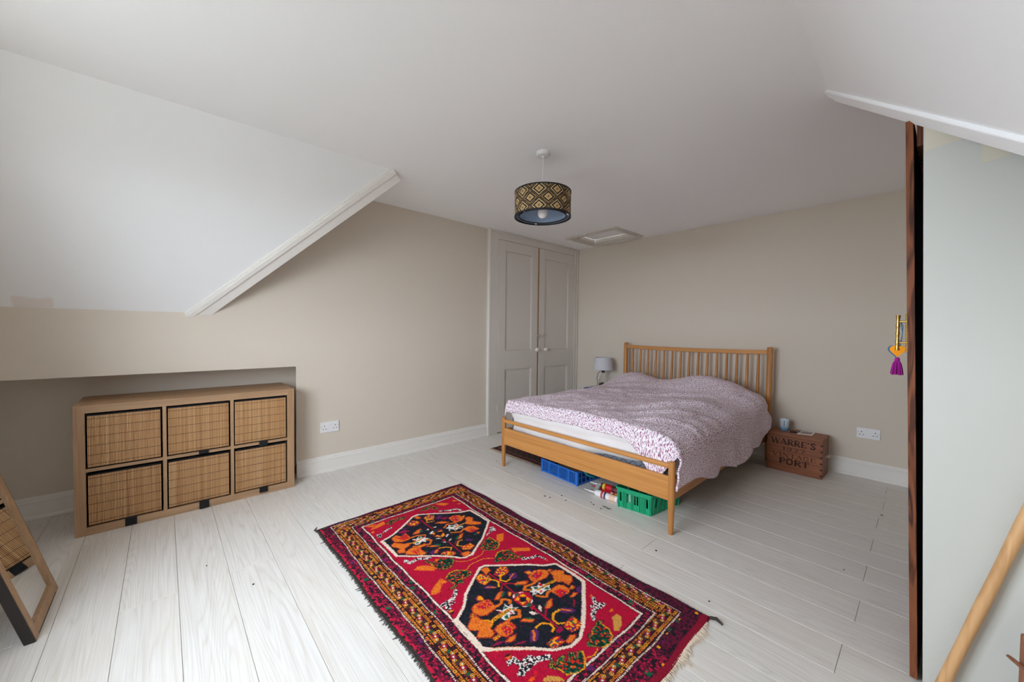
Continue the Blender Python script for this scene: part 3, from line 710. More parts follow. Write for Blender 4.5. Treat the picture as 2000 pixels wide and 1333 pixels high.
def lettering(text,x,z,h,y,drop=(),sw=.11,space=.06,tilt=0):
    g=G(); x0=x
    for ci,ch in enumerate(text):
        if ch==' ': x+=.45*h; continue
        w,strokes,ser=GLYPH[ch]
        if ci not in drop:
            for pts,k in strokes:
                for (a,b),(c,d) in zip(pts,pts[1:]):
                    p=Vector((a,b)); q=Vector((c,d)); e=(q-p).normalized(); nn=Vector((-e.y,e.x))*sw*k*.5; e=e*sw*.12
                    g.add([(x+h*v.x,y,z+h*v.y) for v in (p-e-nn,q+e-nn,q+e+nn,p-e+nn)],[(0,1,2,3)])
            for sx,sz in ser:
                b=.045 if sz<.5 else -.045; g.add([(x+h*(sx+i*.15),y-.00005,z+h*(sz+j)) for i,j in ((-1,min(0,b)),(1,min(0,b)),(1,max(0,b)),(-1,max(0,b)))],[(0,1,2,3)])
        x+=(w+space)*h
    return g,x-x0
def make_crate():
    x0,x1,y0,y1,h=2.442,2.835,-.357,-.082,.325
    t=thing('wooden_crate','old reddish brown wooden crate with stencilled lettering standing beside the bed','crate',((x0+x1)/2,(y0+y1)/2,0))
    b=.012
    obj('front_board',G().box(x0,x1,y0,y0+b,.008,h-.018),CRATEWOOD,t,bevel=.0015); obj('back_board',G().box(x0,x1,y1-b,y1,.008,h-.018),CRATEWOOD,t,bevel=.0015)
    obj('end_board',G().box(x1-.016,x1-.001,y0+b,y1-b,.008,h-.018),CRATEEND,t,bevel=.0015); obj('end_board',G().box(x0+.001,x0+.016,y0+b,y1-b,.008,h-.018),CRATEEND,t,bevel=.0015)
    obj('lid',G().box(x0,x1,y0,y1,h-.017,h),CRATEWOOD,t,bevel=.002); obj('base_board',G().box(x0,x1,y0,y1,0,.009),CRATEWOOD,t,bevel=.001)
    eg=plain('dark_end_grain',srgb(74,40,26),.7)
    for k in range(6): obj('corner_joint',G().box(x1-.016,x1+.0004,y0-.0004,y0+.012,.02+k*.05,.036+k*.05),eg,t,label='dark end grain of the corner joint')
    ink=plain('faded_dark_ink',srgb(66,36,28),.8,var=.35); ink2=plain('very_faded_ink',srgb(92,50,36),.8,var=.3)
    for text,xx,zz,hh,dr,m,wd in (("WARRE'S",x0+.036,.236,.050,(),ink,.315),("1977",x0+.115,.187,.030,(),ink2,.17),("VINTAGE",x0+.045,.127,.036,(),ink2,.31),("PORT",x0+.095,.068,.050,(),ink,.215)):
        g,w=lettering(text,xx,zz,hh,y0-.0006,dr,.18 if m is ink else .13)
        s=wd/w; g.v=[(xx+(a-xx)*s,b_,c) for a,b_,c in g.v]
        obj('lettering',g,m,t,label='dark stencilled lettering')
    obj('rope_handle',G().tube([(x1-.004,-.185,.165),(x1+.018,-.190,.172),(x1+.026,-.215,.168),(x1+.018,-.240,.172),(x1-.004,-.245,.165)],.0055,8),plain('pale_rope',srgb(214,196,172),.9,bump=.6,bscale=300),t,smooth=True,label='pale rope handle')
    # things on the crate
    z=h; c=(2.532,-.185)
    cand=N('frosted_blue_glass'); v=cand.coords(); sp=cand.new('ShaderNodeSeparateXYZ'); cand.l(v,sp.inputs[0]); mr=cand.new('ShaderNodeMapRange'); cand.l(sp.outputs[2],mr.inputs[0]); mr.inputs[1].default_value=0; mr.inputs[2].default_value=.1
    cand.l(cand.ramp(mr.outputs[0],[(.02,srgb(84,150,190)),(.30,srgb(150,190,212)),(.42,srgb(206,220,230)),(1,srgb(214,224,232))]),cand.b.inputs['Base Color']); cand.b.inputs['Roughness'].default_value=.25
    t=thing('candle_jar','frosted blue and white glass candle jar on the wooden crate','candle',(c[0],c[1],z))
    obj('jar',G().lathe([(.030,z),(.033,z+.004),(.037,z+.098),(.035,z+.1),(.034,z+.096),(.031,z+.07)],(c[0],c[1],0),32,(True,True)),cand.m,t,smooth=True)
    obj('painted_stripe',G().box(c[0]+.004,c[0]+.010,c[1]-.0385,c[1]-.034,z+.04,z+.095),plain('teal_paint',srgb(60,140,170),.4),t)
    d=(2.612,-.212); o=obj('glass_dish',G().lathe([(.030,z),(.040,z+.004),(.044,z+.018),(.042,z+.019),(.036,z+.006),(.006,z+.006),(.005,z+.03),(.009,z+.036),(.004,z+.042)],(d[0],d[1],0),32,(True,True)),GLASS,smooth=True)
    tag(o,'small clear glass dish with a knob on the wooden crate','dish')
    t=thing('printed_card','small white card with a faded red print lying on the wooden crate','card',(2.69,-.175,z))
    obj('card',G().prism([(2.640,-.253),(2.740,-.222),(2.742,-.095),(2.648,-.118)],z,z+.004),plain('white_card',srgb(228,226,224),.6),t)
    obj('print',G().prism([(2.654,-.232),(2.728,-.210),(2.730,-.116),(2.660,-.135)],z+.004,z+.0045),plain('faded_print',srgb(176,150,148),.6,var=.4),t)
make_crate()
RUG_MOTIFS=[
('k',0,'1913,-3160 1913,-3189 1943,-3237 1984,-3299 2021,-3351 2073,-3397 2095,-3428 2118,-3466 2121,-3472 2179,-3474 2234,-3475 2305,-3481 2327,-3460 2368,-3406 2424,-3343 2457,-3311 2488,-3283 2521,-3221 2518,-3163 2490,-3110 2421,-3010 2361,-2935 2375,-2951 2323,-2884 2255,-2877 2182,-2877 2143,-2881 2114,-2936 2063,-2980'),
('o',0.017,'2179,-3474 2234,-3475 2305,-3481 2327,-3460 2368,-3406 2424,-3343'),
('c',0.013,'1913,-3160 1913,-3189 1943,-3237 1984,-3299 2021,-3351 2073,-3397 2095,-3428 2118,-3466 2121,-3472 2179,-3474 2234,-3475 2305,-3481 2327,-3460 2368,-3406 2424,-3343 2457,-3311 2488,-3283 2521,-3221 2518,-3163 2490,-3110 2421,-3010 2361,-2935 2375,-2951 2323,-2884 2255,-2877 2182,-2877 2143,-2881 2114,-2936 2063,-2980 1913,-3160'),
('c',0.02,'2121,-3472 2179,-3474 2234,-3475 2305,-3481 2327,-3460'),
('c',0.018,'2490,-3110 2421,-3010 2361,-2935 2375,-2951 2323,-2884 2255,-2877 2182,-2877'),
('o',0,'1928,-3193 1928,-3161 1963,-3160 1971,-3195'),
('Y',0,'1999,-3167 1981,-3133 1971,-3102 1997,-3086 2032,-3102 2035,-3139 2029,-3159'),
('y',0.008,'2029,-3152 2052,-3172 2078,-3158 2078,-3136'),
('Y',0,'1957,-3248 1954,-3217 1989,-3191 2018,-3204 2029,-3248 1995,-3256'),
('y',0.008,'2012,-3210 2034,-3192 2059,-3189 2081,-3207'),
('v',0,'2046,-3114 2057,-3075 2091,-3102 2078,-3136'),
('o',0.006,'2072,-3130 2060,-3097'),
('v',0,'2038,-3268 2041,-3234 2070,-3219 2066,-3254'),
('o',0.007,'2047,-3252 2074,-3222'),
('r',0.007,'1981,-3181 2078,-3180 2161,-3182'),
('r',0.006,'2078,-3180 2114,-3139'),
('r',0.006,'2078,-3180 2106,-3215'),
('o',0,'2120,-3145 2116,-3119 2142,-3083 2155,-3099 2135,-3129'),
('g',0,'2120,-3145 2142,-3120 2140,-3141'),
('o',0,'2133,-3275 2112,-3237 2115,-3216 2136,-3244 2146,-3266'),
('g',0,'2143,-3247 2117,-3214 2127,-3209 2145,-3234'),
('y',0,'2157,-3214 2138,-3197 2152,-3192 2163,-3209'),
('v',0,'2062,-3339 2074,-3326 2095,-3339'),
('y',0,'2085,-3335 2066,-3317 2075,-3308 2104,-3314'),
('o',0,'2112,-3383 2101,-3365 2105,-3334 2106,-3312 2119,-3297 2159,-3300 2172,-3311 2182,-3360 2165,-3384 2135,-3394'),
('T',0,'2105,-3350 2118,-3325 2112,-3304 2136,-3304 2152,-3307 2159,-3351 2131,-3363'),
('o',0.012,'2171,-3317 2170,-3266 2155,-3256 2162,-3240 2184,-3228 2196,-3242'),
('h',0,'2146,-3420 2135,-3403 2146,-3390 2156,-3409'),
('w',0,'2207,-3292 2183,-3261 2208,-3260 2203,-3235 2222,-3249 2240,-3229 2236,-3259 2256,-3267 2244,-3285 2258,-3298 2254,-3314 2233,-3312 2215,-3318 2209,-3300 2183,-3314'),
('g',0,'2204,-3286 2190,-3264 2213,-3264'),
('g',0,'2224,-3257 2235,-3234 2232,-3258'),
('g',0,'2237,-3312 2244,-3295 2257,-3304 2253,-3313'),
('R',0,'2193,-3312 2208,-3296 2211,-3308'),
('R',0,'2229,-3272 2250,-3268 2244,-3280'),
('R',0,'2208,-3260 2209,-3244 2217,-3255'),
('h',0.012,'2218,-3355 2216,-3312 2221,-3265'),
('o',0.012,'2238,-3254 2254,-3239 2276,-3259 2267,-3293'),
('r',0,'2176,-3210 2161,-3182 2173,-3151 2206,-3131 2242,-3147 2272,-3178 2251,-3212 2203,-3218'),
('w',0,'2176,-3210 2166,-3187 2187,-3203'),
('w',0,'2169,-3172 2183,-3149 2181,-3165'),
('g',0,'2166,-3187 2171,-3170 2186,-3177 2184,-3190'),
('y',0,'2195,-3211 2188,-3186 2203,-3190 2212,-3202'),
('y',0,'2187,-3175 2194,-3156 2213,-3157 2200,-3177'),
('y',0,'2229,-3172 2218,-3158 2238,-3156 2246,-3175'),
('y',0,'2219,-3205 2238,-3184 2240,-3208'),
('k',0,'2208,-3196 2199,-3179 2219,-3162 2235,-3182 2224,-3200'),
('g',0,'2248,-3199 2248,-3177 2267,-3173 2268,-3193'),
('w',0,'2245,-3213 2260,-3196 2257,-3210'),
('w',0,'2256,-3174 2244,-3155 2254,-3155 2261,-3169'),
('R',0,'2274,-3196 2272,-3172 2288,-3175 2288,-3196'),
('o',0,'2126,-3056 2110,-3007 2123,-2975 2151,-2954 2176,-2966 2185,-2996 2174,-3053 2158,-3064'),
('T',0,'2131,-3044 2126,-3003 2138,-2983 2158,-2987 2164,-3051'),
('o',0.012,'2174,-3053 2174,-3084 2163,-3115 2175,-3136 2194,-3116'),
('o',0,'2171,-2952 2177,-2924 2206,-2892 2228,-2914 2260,-2897 2284,-2922 2292,-2957 2257,-2958 2249,-2974 2229,-2984 2203,-2962'),
('h',0,'2154,-2958 2152,-2939 2164,-2932 2166,-2951'),
('h',0.012,'2229,-2984 2221,-3031 2217,-3090'),
('w',0,'2200,-3129 2204,-3110 2183,-3098 2200,-3072 2186,-3046 2204,-3050 2215,-3037 2229,-3040 2234,-3022 2241,-3038 2258,-3041 2246,-3063 2250,-3098 2232,-3102 2229,-3133 2218,-3118'),
('g',0,'2193,-3092 2199,-3075 2212,-3077 2208,-3096'),
('R',0,'2198,-3063 2192,-3045 2211,-3048 2211,-3064'),
('g',0,'2233,-3065 2233,-3041 2253,-3043 2244,-3061'),
('g',0,'2222,-3118 2221,-3102 2232,-3102'),
('R',0,'2235,-3093 2227,-3078 2238,-3078 2245,-3093'),
('h',0.011,'2232,-2987 2225,-3020 2217,-3090'),
('o',0,'2261,-3052 2258,-3025 2260,-2995 2280,-2977 2314,-2980 2326,-2995 2320,-3025 2305,-3047'),
('T',0,'2277,-3039 2283,-3009 2311,-2989 2320,-3008 2318,-3050'),
('o',0.012,'2266,-3034 2261,-3068 2276,-3092 2259,-3111 2240,-3121'),
('h',0,'2311,-2977 2305,-2948 2321,-2948 2322,-2970'),
('v',0,'2330,-2950 2332,-2918 2361,-2956 2357,-2972'),
('o',0,'2349,-3015 2342,-2978 2353,-2971 2356,-2996'),
('o',0,'2321,-3148 2300,-3114 2300,-3084 2330,-3118 2328,-3135'),
('g',0,'2308,-3142 2296,-3113 2308,-3116 2315,-3134'),
('r',0.006,'2322,-3146 2346,-3175'),
('r',0.008,'2281,-3182 2323,-3186 2365,-3189'),
('c',0,'2295,-3167 2290,-3152 2302,-3154 2323,-3176 2311,-3174'),
('c',0,'2289,-3215 2293,-3205 2324,-3191 2309,-3217'),
('v',0,'2368,-3116 2371,-3086 2413,-3060 2418,-3074 2393,-3112'),
('o',0.007,'2369,-3107 2387,-3094 2409,-3074'),
('y',0.008,'2368,-3116 2365,-3143 2382,-3169'),
('r',0.006,'2372,-3016 2394,-3045'),
('o',0,'2088,-3046 2088,-3026 2104,-3021 2109,-3042'),
('v',0,'2086,-3035 2087,-3013 2113,-3010 2107,-3024'),
('o',0,'2118,-3135 2129,-3104 2148,-3082 2149,-3112'),
('g',0,'2123,-3148 2139,-3118 2143,-3137'),
('v',0,'2079,-3036 2087,-3013 2106,-3019'),
('y',0,'2090,-3043 2097,-3022 2114,-3023 2112,-3045'),
('o',0,'2185,-3458 2149,-3413 2159,-3397 2192,-3392 2216,-3370 2234,-3373 2246,-3394 2278,-3397 2284,-3420 2251,-3461 2227,-3433 2200,-3461'),
('o',0,'2120,-3388 2149,-3389 2173,-3372 2179,-3346 2177,-3313 2113,-3386'),
('h',0,'2147,-3420 2134,-3401 2150,-3393 2155,-3405'),
('h',0.012,'2224,-3370 2226,-3312 2222,-3263'),
('y',0.006,'2194,-3388 2219,-3367 2231,-3367 2243,-3389'),
('w',0,'2234,-3331 2230,-3302 2247,-3289 2259,-3303 2257,-3317'),
('g',0,'2238,-3312 2234,-3290 2255,-3303 2255,-3315'),
('o',0.013,'2265,-3315 2262,-3290 2282,-3263 2255,-3240'),
('o',0,'2266,-3385 2256,-3361 2264,-3320 2285,-3311 2314,-3313 2308,-3329 2323,-3342 2321,-3374 2299,-3386'),
('T',0,'2277,-3359 2275,-3330 2287,-3313 2311,-3317 2305,-3332 2318,-3347 2313,-3366'),
('h',0,'2292,-3418 2294,-3391 2306,-3387 2308,-3417'),
('o',0,'2338,-3391 2333,-3364 2340,-3340 2352,-3360 2351,-3380'),
('m',0,'2316,-3451 2317,-3419 2336,-3390 2330,-3424'),
('v',0,'2341,-3403 2345,-3387 2352,-3395'),
('m',0,'2369,-3379 2374,-3354 2392,-3323 2387,-3352'),
('v',0,'2398,-3320 2366,-3285 2373,-3260 2388,-3260 2416,-3295 2410,-3317'),
('o',0.009,'2370,-3276 2388,-3285 2407,-3306'),
('y',0.008,'2367,-3258 2366,-3223 2389,-3200 2409,-3201'),
('o',0,'2303,-3277 2301,-3260 2335,-3231 2333,-3249'),
('g',0,'2297,-3255 2313,-3232 2331,-3227 2312,-3250'),
('c',0,'2296,-3218 2301,-3206 2323,-3191 2309,-3214'),
('r',0.008,'2302,-3187 2354,-3186 2396,-3185'),
('r',0.006,'2354,-3186 2329,-3152'),
('Y',0,'2440,-3165 2432,-3133 2429,-3100 2455,-3099 2476,-3104 2484,-3136 2478,-3163 2456,-3168'),
('Y',0,'2454,-3279 2450,-3240 2461,-3221 2486,-3225 2486,-3261 2478,-3281'),
('y',0.008,'2366,-3111 2363,-3146 2384,-3172 2413,-3176 2429,-3151'),
('y',0.008,'2371,-3219 2394,-3197 2418,-3203 2425,-3222'),
('v',0,'2369,-3108 2395,-3064 2417,-3062 2395,-3105'),
('o',0.007,'2370,-3103 2402,-3079'),
('m',0,'2429,-3211 2431,-3175 2450,-3182 2450,-3208'),
('o',0,'2492,-3217 2485,-3181 2498,-3166 2508,-3194 2506,-3218'),
('g',0,'2430,-3113 2427,-3099 2438,-3101'),
('r',0.006,'2343,-3189 2390,-3187 2425,-3189'),
('r',0.006,'2333,-3156 2351,-3181'),
('o',0,'2322,-3145 2299,-3108 2302,-3088 2327,-3116 2330,-3137'),
('o',0,'2346,-3009 2345,-2976 2355,-2977 2357,-3005'),
('s',0,'1869,-3360 1846,-3326 1848,-3290 1882,-3252 1908,-3236 1926,-3249 1926,-3276 1931,-3297 1921,-3313 1943,-3308 1953,-3316 1935,-3329 1948,-3352 1960,-3369 1942,-3389 1943,-3364 1934,-3355 1910,-3358'),
('o',0,'1850,-3381 1896,-3368 1893,-3395 1934,-3439 1921,-3476 1884,-3424'),
('y',0.004,'1869,-3360 1846,-3326 1848,-3290 1882,-3252'),
('b',0.018,'1973,-3371 2008,-3411 2008,-3443 2011,-3472'),
('b',0.02,'2011,-3451 2048,-3461'),
('b',0.012,'2031,-3449 2028,-3421'),
('d',0,'2063,-3464 2070,-3446 2088,-3461 2076,-3470'),
('y',0.007,'2066,-3466 2068,-3454'),
('s',0,'1926,-3102 1889,-3068 1869,-3035 1872,-3004 1896,-2972 1937,-2975 1968,-2979 1978,-2951 1991,-2968 1975,-2990 1974,-3010 1974,-3026 1943,-3014 1954,-3056 1931,-3067 1936,-3091'),
('o',0,'1884,-2953 1953,-2874 1974,-2895 1929,-2951 1937,-2958 1923,-2966'),
('y',0.004,'1889,-3068 1869,-3035 1872,-3004 1896,-2972'),
('b',0.014,'2002,-2978 2022,-2948'),
('b',0.02,'2002,-2970 2025,-2937 2030,-2900'),
('b',0.012,'2030,-2900 2076,-2887'),
('o',0,'2085,-2892 2090,-2879 2098,-2892'),
('s',0,'1767,-3077 1739,-3031 1799,-2963 1836,-2999 1834,-3034 1799,-3074'),
('y',0.003,'1804,-3078 1827,-3108 1831,-3149 1826,-3201 1803,-3235 1781,-3252'),
('y',0.003,'1899,-3080 1863,-3125 1861,-3168 1859,-3207 1880,-3247'),
('s',0,'1688,-3373 1686,-3352 1720,-3351 1711,-3302 1740,-3268 1752,-3240 1783,-3257 1813,-3288 1810,-3326 1776,-3358 1728,-3356'),
('o',0,'1702,-3407 1735,-3370 1784,-3370 1735,-3425'),
('y',0.003,'1720,-3358 1778,-3356'),
('o',0,'1706,-3322 1713,-3299 1727,-3328'),
('o',0,'1713,-3444 1699,-3418 1717,-3383 1758,-3357 1784,-3370 1750,-3401'),
('b',0.02,'1613,-3443 1648,-3432 1642,-3387 1675,-3338'),
('o',0,'1920,-3472 1889,-3442 1855,-3382 1932,-3430 1933,-3456'),
('b',0.017,'2420,-2941 2444,-2962 2474,-2945'),
('b',0.014,'2447,-2996 2452,-2953'),
('b',0.02,'2473,-2940 2467,-2994 2474,-3021 2495,-3042'),
('o',0,'2405,-2946 2403,-2931 2411,-2933'),
('o',0,'2514,-2956 2511,-2934 2522,-2942 2521,-2958'),
('R',0,'2508,-2978 2509,-2966 2516,-2973'),
('s',0,'2526,-3102 2519,-3062 2511,-3044 2528,-3021 2528,-3045 2568,-3042 2597,-3062 2611,-3102 2603,-3136 2563,-3174 2548,-3160 2555,-3141 2538,-3141 2528,-3127 2542,-3123'),
('t',0,'2540,-2975 2543,-2946 2564,-2947 2590,-2983 2598,-3021 2587,-3034'),
('y',0.004,'2526,-3041 2568,-3042 2597,-3062 2611,-3102 2603,-3136'),
('y',0.003,'2592,-3154 2603,-3187 2591,-3223'),
('s',0,'2527,-3350 2514,-3326 2534,-3321 2521,-3296 2529,-3271 2543,-3294 2556,-3280 2530,-3253 2545,-3236 2561,-3251 2570,-3247 2551,-3223 2560,-3208 2594,-3232 2613,-3263 2607,-3295 2587,-3328 2560,-3333'),
('y',0.004,'2564,-3208 2594,-3232 2613,-3263 2607,-3295 2587,-3328 2552,-3332'),
('t',0,'2545,-3405 2546,-3380 2572,-3355 2594,-3350 2598,-3354 2548,-3409'),
('b',0.018,'2485,-3337 2495,-3320'),
('b',0.02,'2418,-3446 2414,-3423 2444,-3421 2449,-3409 2450,-3372'),
('b',0.024,'2477,-3444 2474,-3405 2471,-3362 2495,-3321'),
('b',0.018,'2452,-3419 2474,-3438'),
('o',0,'2394,-3441 2397,-3416 2408,-3434'),
('d',0,'2387,-3446 2384,-3432 2390,-3413 2397,-3424'),
('R',0,'2509,-3412 2499,-3390 2516,-3397 2519,-3411'),
('R2',0,'2513,-3446 2511,-3426 2519,-3411 2526,-3435'),
('s',0,'2526,-3353 2512,-3328 2512,-3316 2537,-3344'),
('k',0,'1361,-3456 1339,-3386 1288,-3297 1212,-3188 1210,-3151 1208,-3153 1265,-3064 1319,-2990 1359,-2927 1380,-2859 1472,-2857 1573,-2860 1627,-2919 1707,-3013 1767,-3111 1796,-3152 1768,-3109 1792,-3151 1792,-3195 1778,-3214 1741,-3240 1685,-3296 1627,-3366 1610,-3389 1546,-3455 1459,-3453 1377,-3453'),
('c',0.012,'1361,-3456 1339,-3386 1288,-3297 1212,-3188 1210,-3151 1208,-3153 1265,-3064 1319,-2990 1359,-2927 1380,-2859 1472,-2857 1573,-2860 1627,-2919 1707,-3013 1767,-3111 1796,-3152 1768,-3109 1792,-3151 1792,-3195 1778,-3214 1741,-3240 1685,-3296 1627,-3366 1610,-3389 1546,-3455 1459,-3453 1377,-3453 1361,-3456'),
('c',0.017,'1546,-3455 1459,-3453 1377,-3453 1361,-3456'),
('c',0.015,'1359,-2927 1380,-2859 1472,-2857'),
('o',0,'1368,-3400 1354,-3369 1385,-3352 1366,-3317 1423,-3318 1443,-3332 1439,-3372 1414,-3401 1394,-3405'),
('T',0,'1369,-3380 1394,-3360 1369,-3323 1419,-3323 1423,-3364'),
('o',0,'1432,-3433 1421,-3411 1469,-3373 1480,-3344 1502,-3362 1510,-3394 1547,-3409 1530,-3436 1511,-3434 1496,-3410 1454,-3433'),
('o',0.011,'1434,-3324 1435,-3277 1459,-3240'),
('o',0,'1544,-3397 1531,-3370 1543,-3332 1539,-3285 1559,-3296 1556,-3325 1597,-3344 1581,-3396 1569,-3410'),
('T',0,'1565,-3381 1552,-3347 1583,-3336 1599,-3366'),
('h',0,'1488,-3334 1497,-3261 1508,-3267 1503,-3335'),
('o',0,'1408,-3288 1380,-3243 1381,-3221 1419,-3257'),
('Y',0,'1271,-3254 1275,-3206 1307,-3191 1327,-3222 1305,-3256'),
('o',0,'1229,-3181 1227,-3160 1259,-3157 1261,-3178'),
('m',0,'1331,-3347 1328,-3302 1362,-3282 1355,-3330'),
('v',0,'1306,-3328 1318,-3263 1322,-3299'),
('Y',0,'1274,-3141 1257,-3102 1288,-3078 1331,-3108 1310,-3145'),
('y',0.006,'1290,-3134 1337,-3156 1350,-3115'),
('o',0,'1226,-3184 1221,-3161 1255,-3163 1253,-3182'),
('Y',0,'1277,-3257 1257,-3216 1289,-3189 1321,-3218 1308,-3254'),
('v',0,'1326,-3092 1308,-3056 1315,-3035 1355,-3081'),
('m',0,'1338,-3067 1364,-3015 1377,-3057'),
('o',0,'1376,-3123 1386,-3079 1420,-3051 1412,-3087'),
('o',0,'1377,-3023 1368,-2987 1389,-2952 1439,-2951 1454,-2979 1450,-3028'),
('T',0,'1384,-3015 1375,-2978 1410,-2962 1442,-2993 1435,-3023'),
('y',0,'1407,-2942 1419,-2928 1431,-2950'),
('o',0,'1444,-2946 1443,-2918 1469,-2906 1505,-2932 1549,-2903 1566,-2916 1535,-2963 1498,-2984 1475,-2955'),
('o',0.01,'1450,-3028 1435,-3077 1460,-3110'),
('w',0,'1471,-3108 1467,-3082 1450,-3075 1473,-3044 1458,-3023 1492,-3027 1517,-3015 1534,-3027 1521,-3051 1534,-3077 1506,-3078 1512,-3111 1492,-3094'),
('g',0,'1464,-3075 1471,-3051 1488,-3058 1477,-3076'),
('g',0,'1513,-3050 1508,-3025 1534,-3027'),
('g',0,'1509,-3105 1497,-3089 1509,-3080'),
('R',0,'1484,-3052 1464,-3027 1493,-3037'),
('R',0,'1511,-3073 1512,-3062 1531,-3075'),
('h',0.01,'1502,-3063 1496,-3017 1494,-2977'),
('o',0,'1545,-3034 1540,-2988 1558,-2963 1603,-2958 1607,-2983 1608,-3021'),
('T',0,'1571,-3015 1565,-2981 1605,-2976 1608,-3021'),
('o',0.01,'1547,-3032 1565,-3061 1533,-3112'),
('o',0,'1625,-2992 1637,-2979 1647,-2996'),
('g',0,'1632,-3018 1636,-3000 1651,-3011 1645,-3023'),
('r',0.007,'1279,-3168 1360,-3173 1427,-3169'),
('r',0.007,'1612,-3176 1676,-3180 1740,-3182'),
('r',0.005,'1652,-3164 1630,-3137'),
('o',0,'1405,-3286 1387,-3254 1379,-3223 1411,-3256'),
('g',0,'1402,-3247 1391,-3230 1406,-3223 1417,-3240'),
('o',0,'1621,-3120 1584,-3078 1587,-3064 1619,-3095'),
('g',0,'1605,-3129 1585,-3095 1605,-3101 1617,-3125'),
('w',0,'1464,-3214 1447,-3185 1460,-3181 1473,-3204'),
('g',0,'1452,-3180 1447,-3166 1462,-3163'),
('y',0,'1476,-3202 1470,-3183 1492,-3197'),
('y',0,'1473,-3166 1473,-3142 1488,-3139'),
('y',0,'1530,-3177 1507,-3147 1535,-3153 1542,-3173'),
('y',0,'1511,-3204 1506,-3186 1538,-3178'),
('w',0,'1548,-3157 1535,-3134 1545,-3132 1557,-3156'),
('c',0,'1409,-3159 1417,-3139 1424,-3152'),
('c',0,'1419,-3208 1403,-3186 1423,-3194'),
('w',0,'1535,-3218 1537,-3197 1558,-3187'),
('m',0,'1446,-3157 1463,-3128 1470,-3140'),
('c',0,'1586,-3205 1603,-3181 1600,-3198'),
('c',0,'1607,-3172 1589,-3157 1592,-3144'),
('R',0,'1569,-3198 1571,-3176 1589,-3184'),
('w',0,'1454,-3319 1466,-3297 1450,-3277 1459,-3264 1477,-3266 1464,-3233 1485,-3256 1510,-3237 1504,-3267 1529,-3270 1509,-3288 1524,-3311 1520,-3333 1500,-3329 1493,-3311'),
('g',0,'1470,-3292 1452,-3271 1474,-3269'),
('g',0,'1512,-3332 1495,-3309 1514,-3305'),
('R',0,'1462,-3320 1471,-3300 1481,-3316'),
('R',0,'1471,-3263 1468,-3239 1483,-3259'),
('h',0.01,'1487,-3344 1488,-3298 1482,-3269'),
('o',0.011,'1510,-3260 1531,-3240 1562,-3267 1545,-3304 1528,-3348'),
('v',0,'1652,-3098 1653,-3070 1682,-3051 1681,-3079'),
('Y',0,'1696,-3148 1701,-3117 1700,-3093 1733,-3089 1748,-3124 1728,-3155'),
('y',0.007,'1639,-3108 1641,-3133 1670,-3161 1692,-3145'),
('g',0,'1587,-3264 1585,-3237 1609,-3223 1617,-3239'),
('o',0,'1569,-3293 1589,-3258 1613,-3240 1593,-3275'),
('y',0.006,'1627,-3252 1643,-3218 1668,-3194 1685,-3212'),
('v',0,'1632,-3305 1631,-3265 1660,-3265 1658,-3299'),
('o',0,'1601,-3339 1607,-3329 1629,-3331 1623,-3348'),
('Y',0,'1682,-3272 1686,-3227 1717,-3208 1734,-3223 1692,-3271'),
('o',0,'1748,-3181 1757,-3146 1774,-3143 1778,-3172 1760,-3193'),
('g',0,'1611,-3328 1610,-3313 1626,-3319'),
('R3',0,'1396,-3368 1382,-3318 1427,-3323 1435,-3359'),
('o',0,'1545,-3404 1532,-3360 1555,-3335 1587,-3331 1609,-3364 1567,-3412'),
('T',0,'1565,-3381 1554,-3344 1588,-3339 1597,-3368'),
('v',0,'1632,-3313 1627,-3286 1652,-3290 1662,-3310'),
('o',0,'1650,-3293 1633,-3272 1638,-3257 1661,-3288'),
('Y',0,'1683,-3271 1677,-3245 1708,-3218 1729,-3210 1729,-3239 1709,-3262'),
('o',0,'1754,-3190 1765,-3146 1787,-3161 1781,-3191'),
('o',0,'1566,-3332 1602,-3331 1620,-3327 1628,-3349 1618,-3361'),
('Y',0,'1714,-3155 1710,-3117 1726,-3090 1742,-3106 1731,-3156'),
('o',0,'1194,-3455 1164,-3408 1146,-3353 1183,-3354 1195,-3393 1200,-3437'),
('s',0,'1183,-3354 1163,-3323 1157,-3263 1188,-3216 1199,-3237 1193,-3288 1217,-3337'),
('o',0,'1134,-3463 1150,-3402 1170,-3432'),
('o',0,'1230,-3463 1217,-3448 1230,-3443 1242,-3458'),
('b',0.014,'1272,-3405 1249,-3352'),
('b',0,'1268,-3448 1278,-3418 1327,-3446 1308,-3458'),
('o',0,'1151,-2988 1162,-2949 1206,-2912 1214,-2949 1187,-2973'),
('s',0,'1188,-3134 1153,-3076 1151,-3014 1228,-3003 1219,-3037 1183,-3042 1199,-3086 1174,-3102'),
('b',0.018,'1261,-3014 1294,-2964 1306,-2913 1344,-2907'),
('o',0,'1176,-2864 1210,-2839 1204,-2873'),
('o',0,'1242,-2870 1253,-2844 1263,-2866'),
('s',0,'1171,-3258 1188,-3216 1204,-3255'),
('b',0,'1696,-2979 1670,-2931 1634,-2902 1637,-2878 1689,-2889 1679,-2921 1695,-2961'),
('o',0,'1728,-2923 1741,-2880 1799,-2935 1800,-2962 1771,-2958'),
('s',0,'1772,-3079 1735,-3026 1719,-2971 1802,-2968 1835,-3000 1839,-3036 1802,-3079'),
('y',0.003,'1719,-2971 1809,-2969 1835,-3000 1839,-3036')]
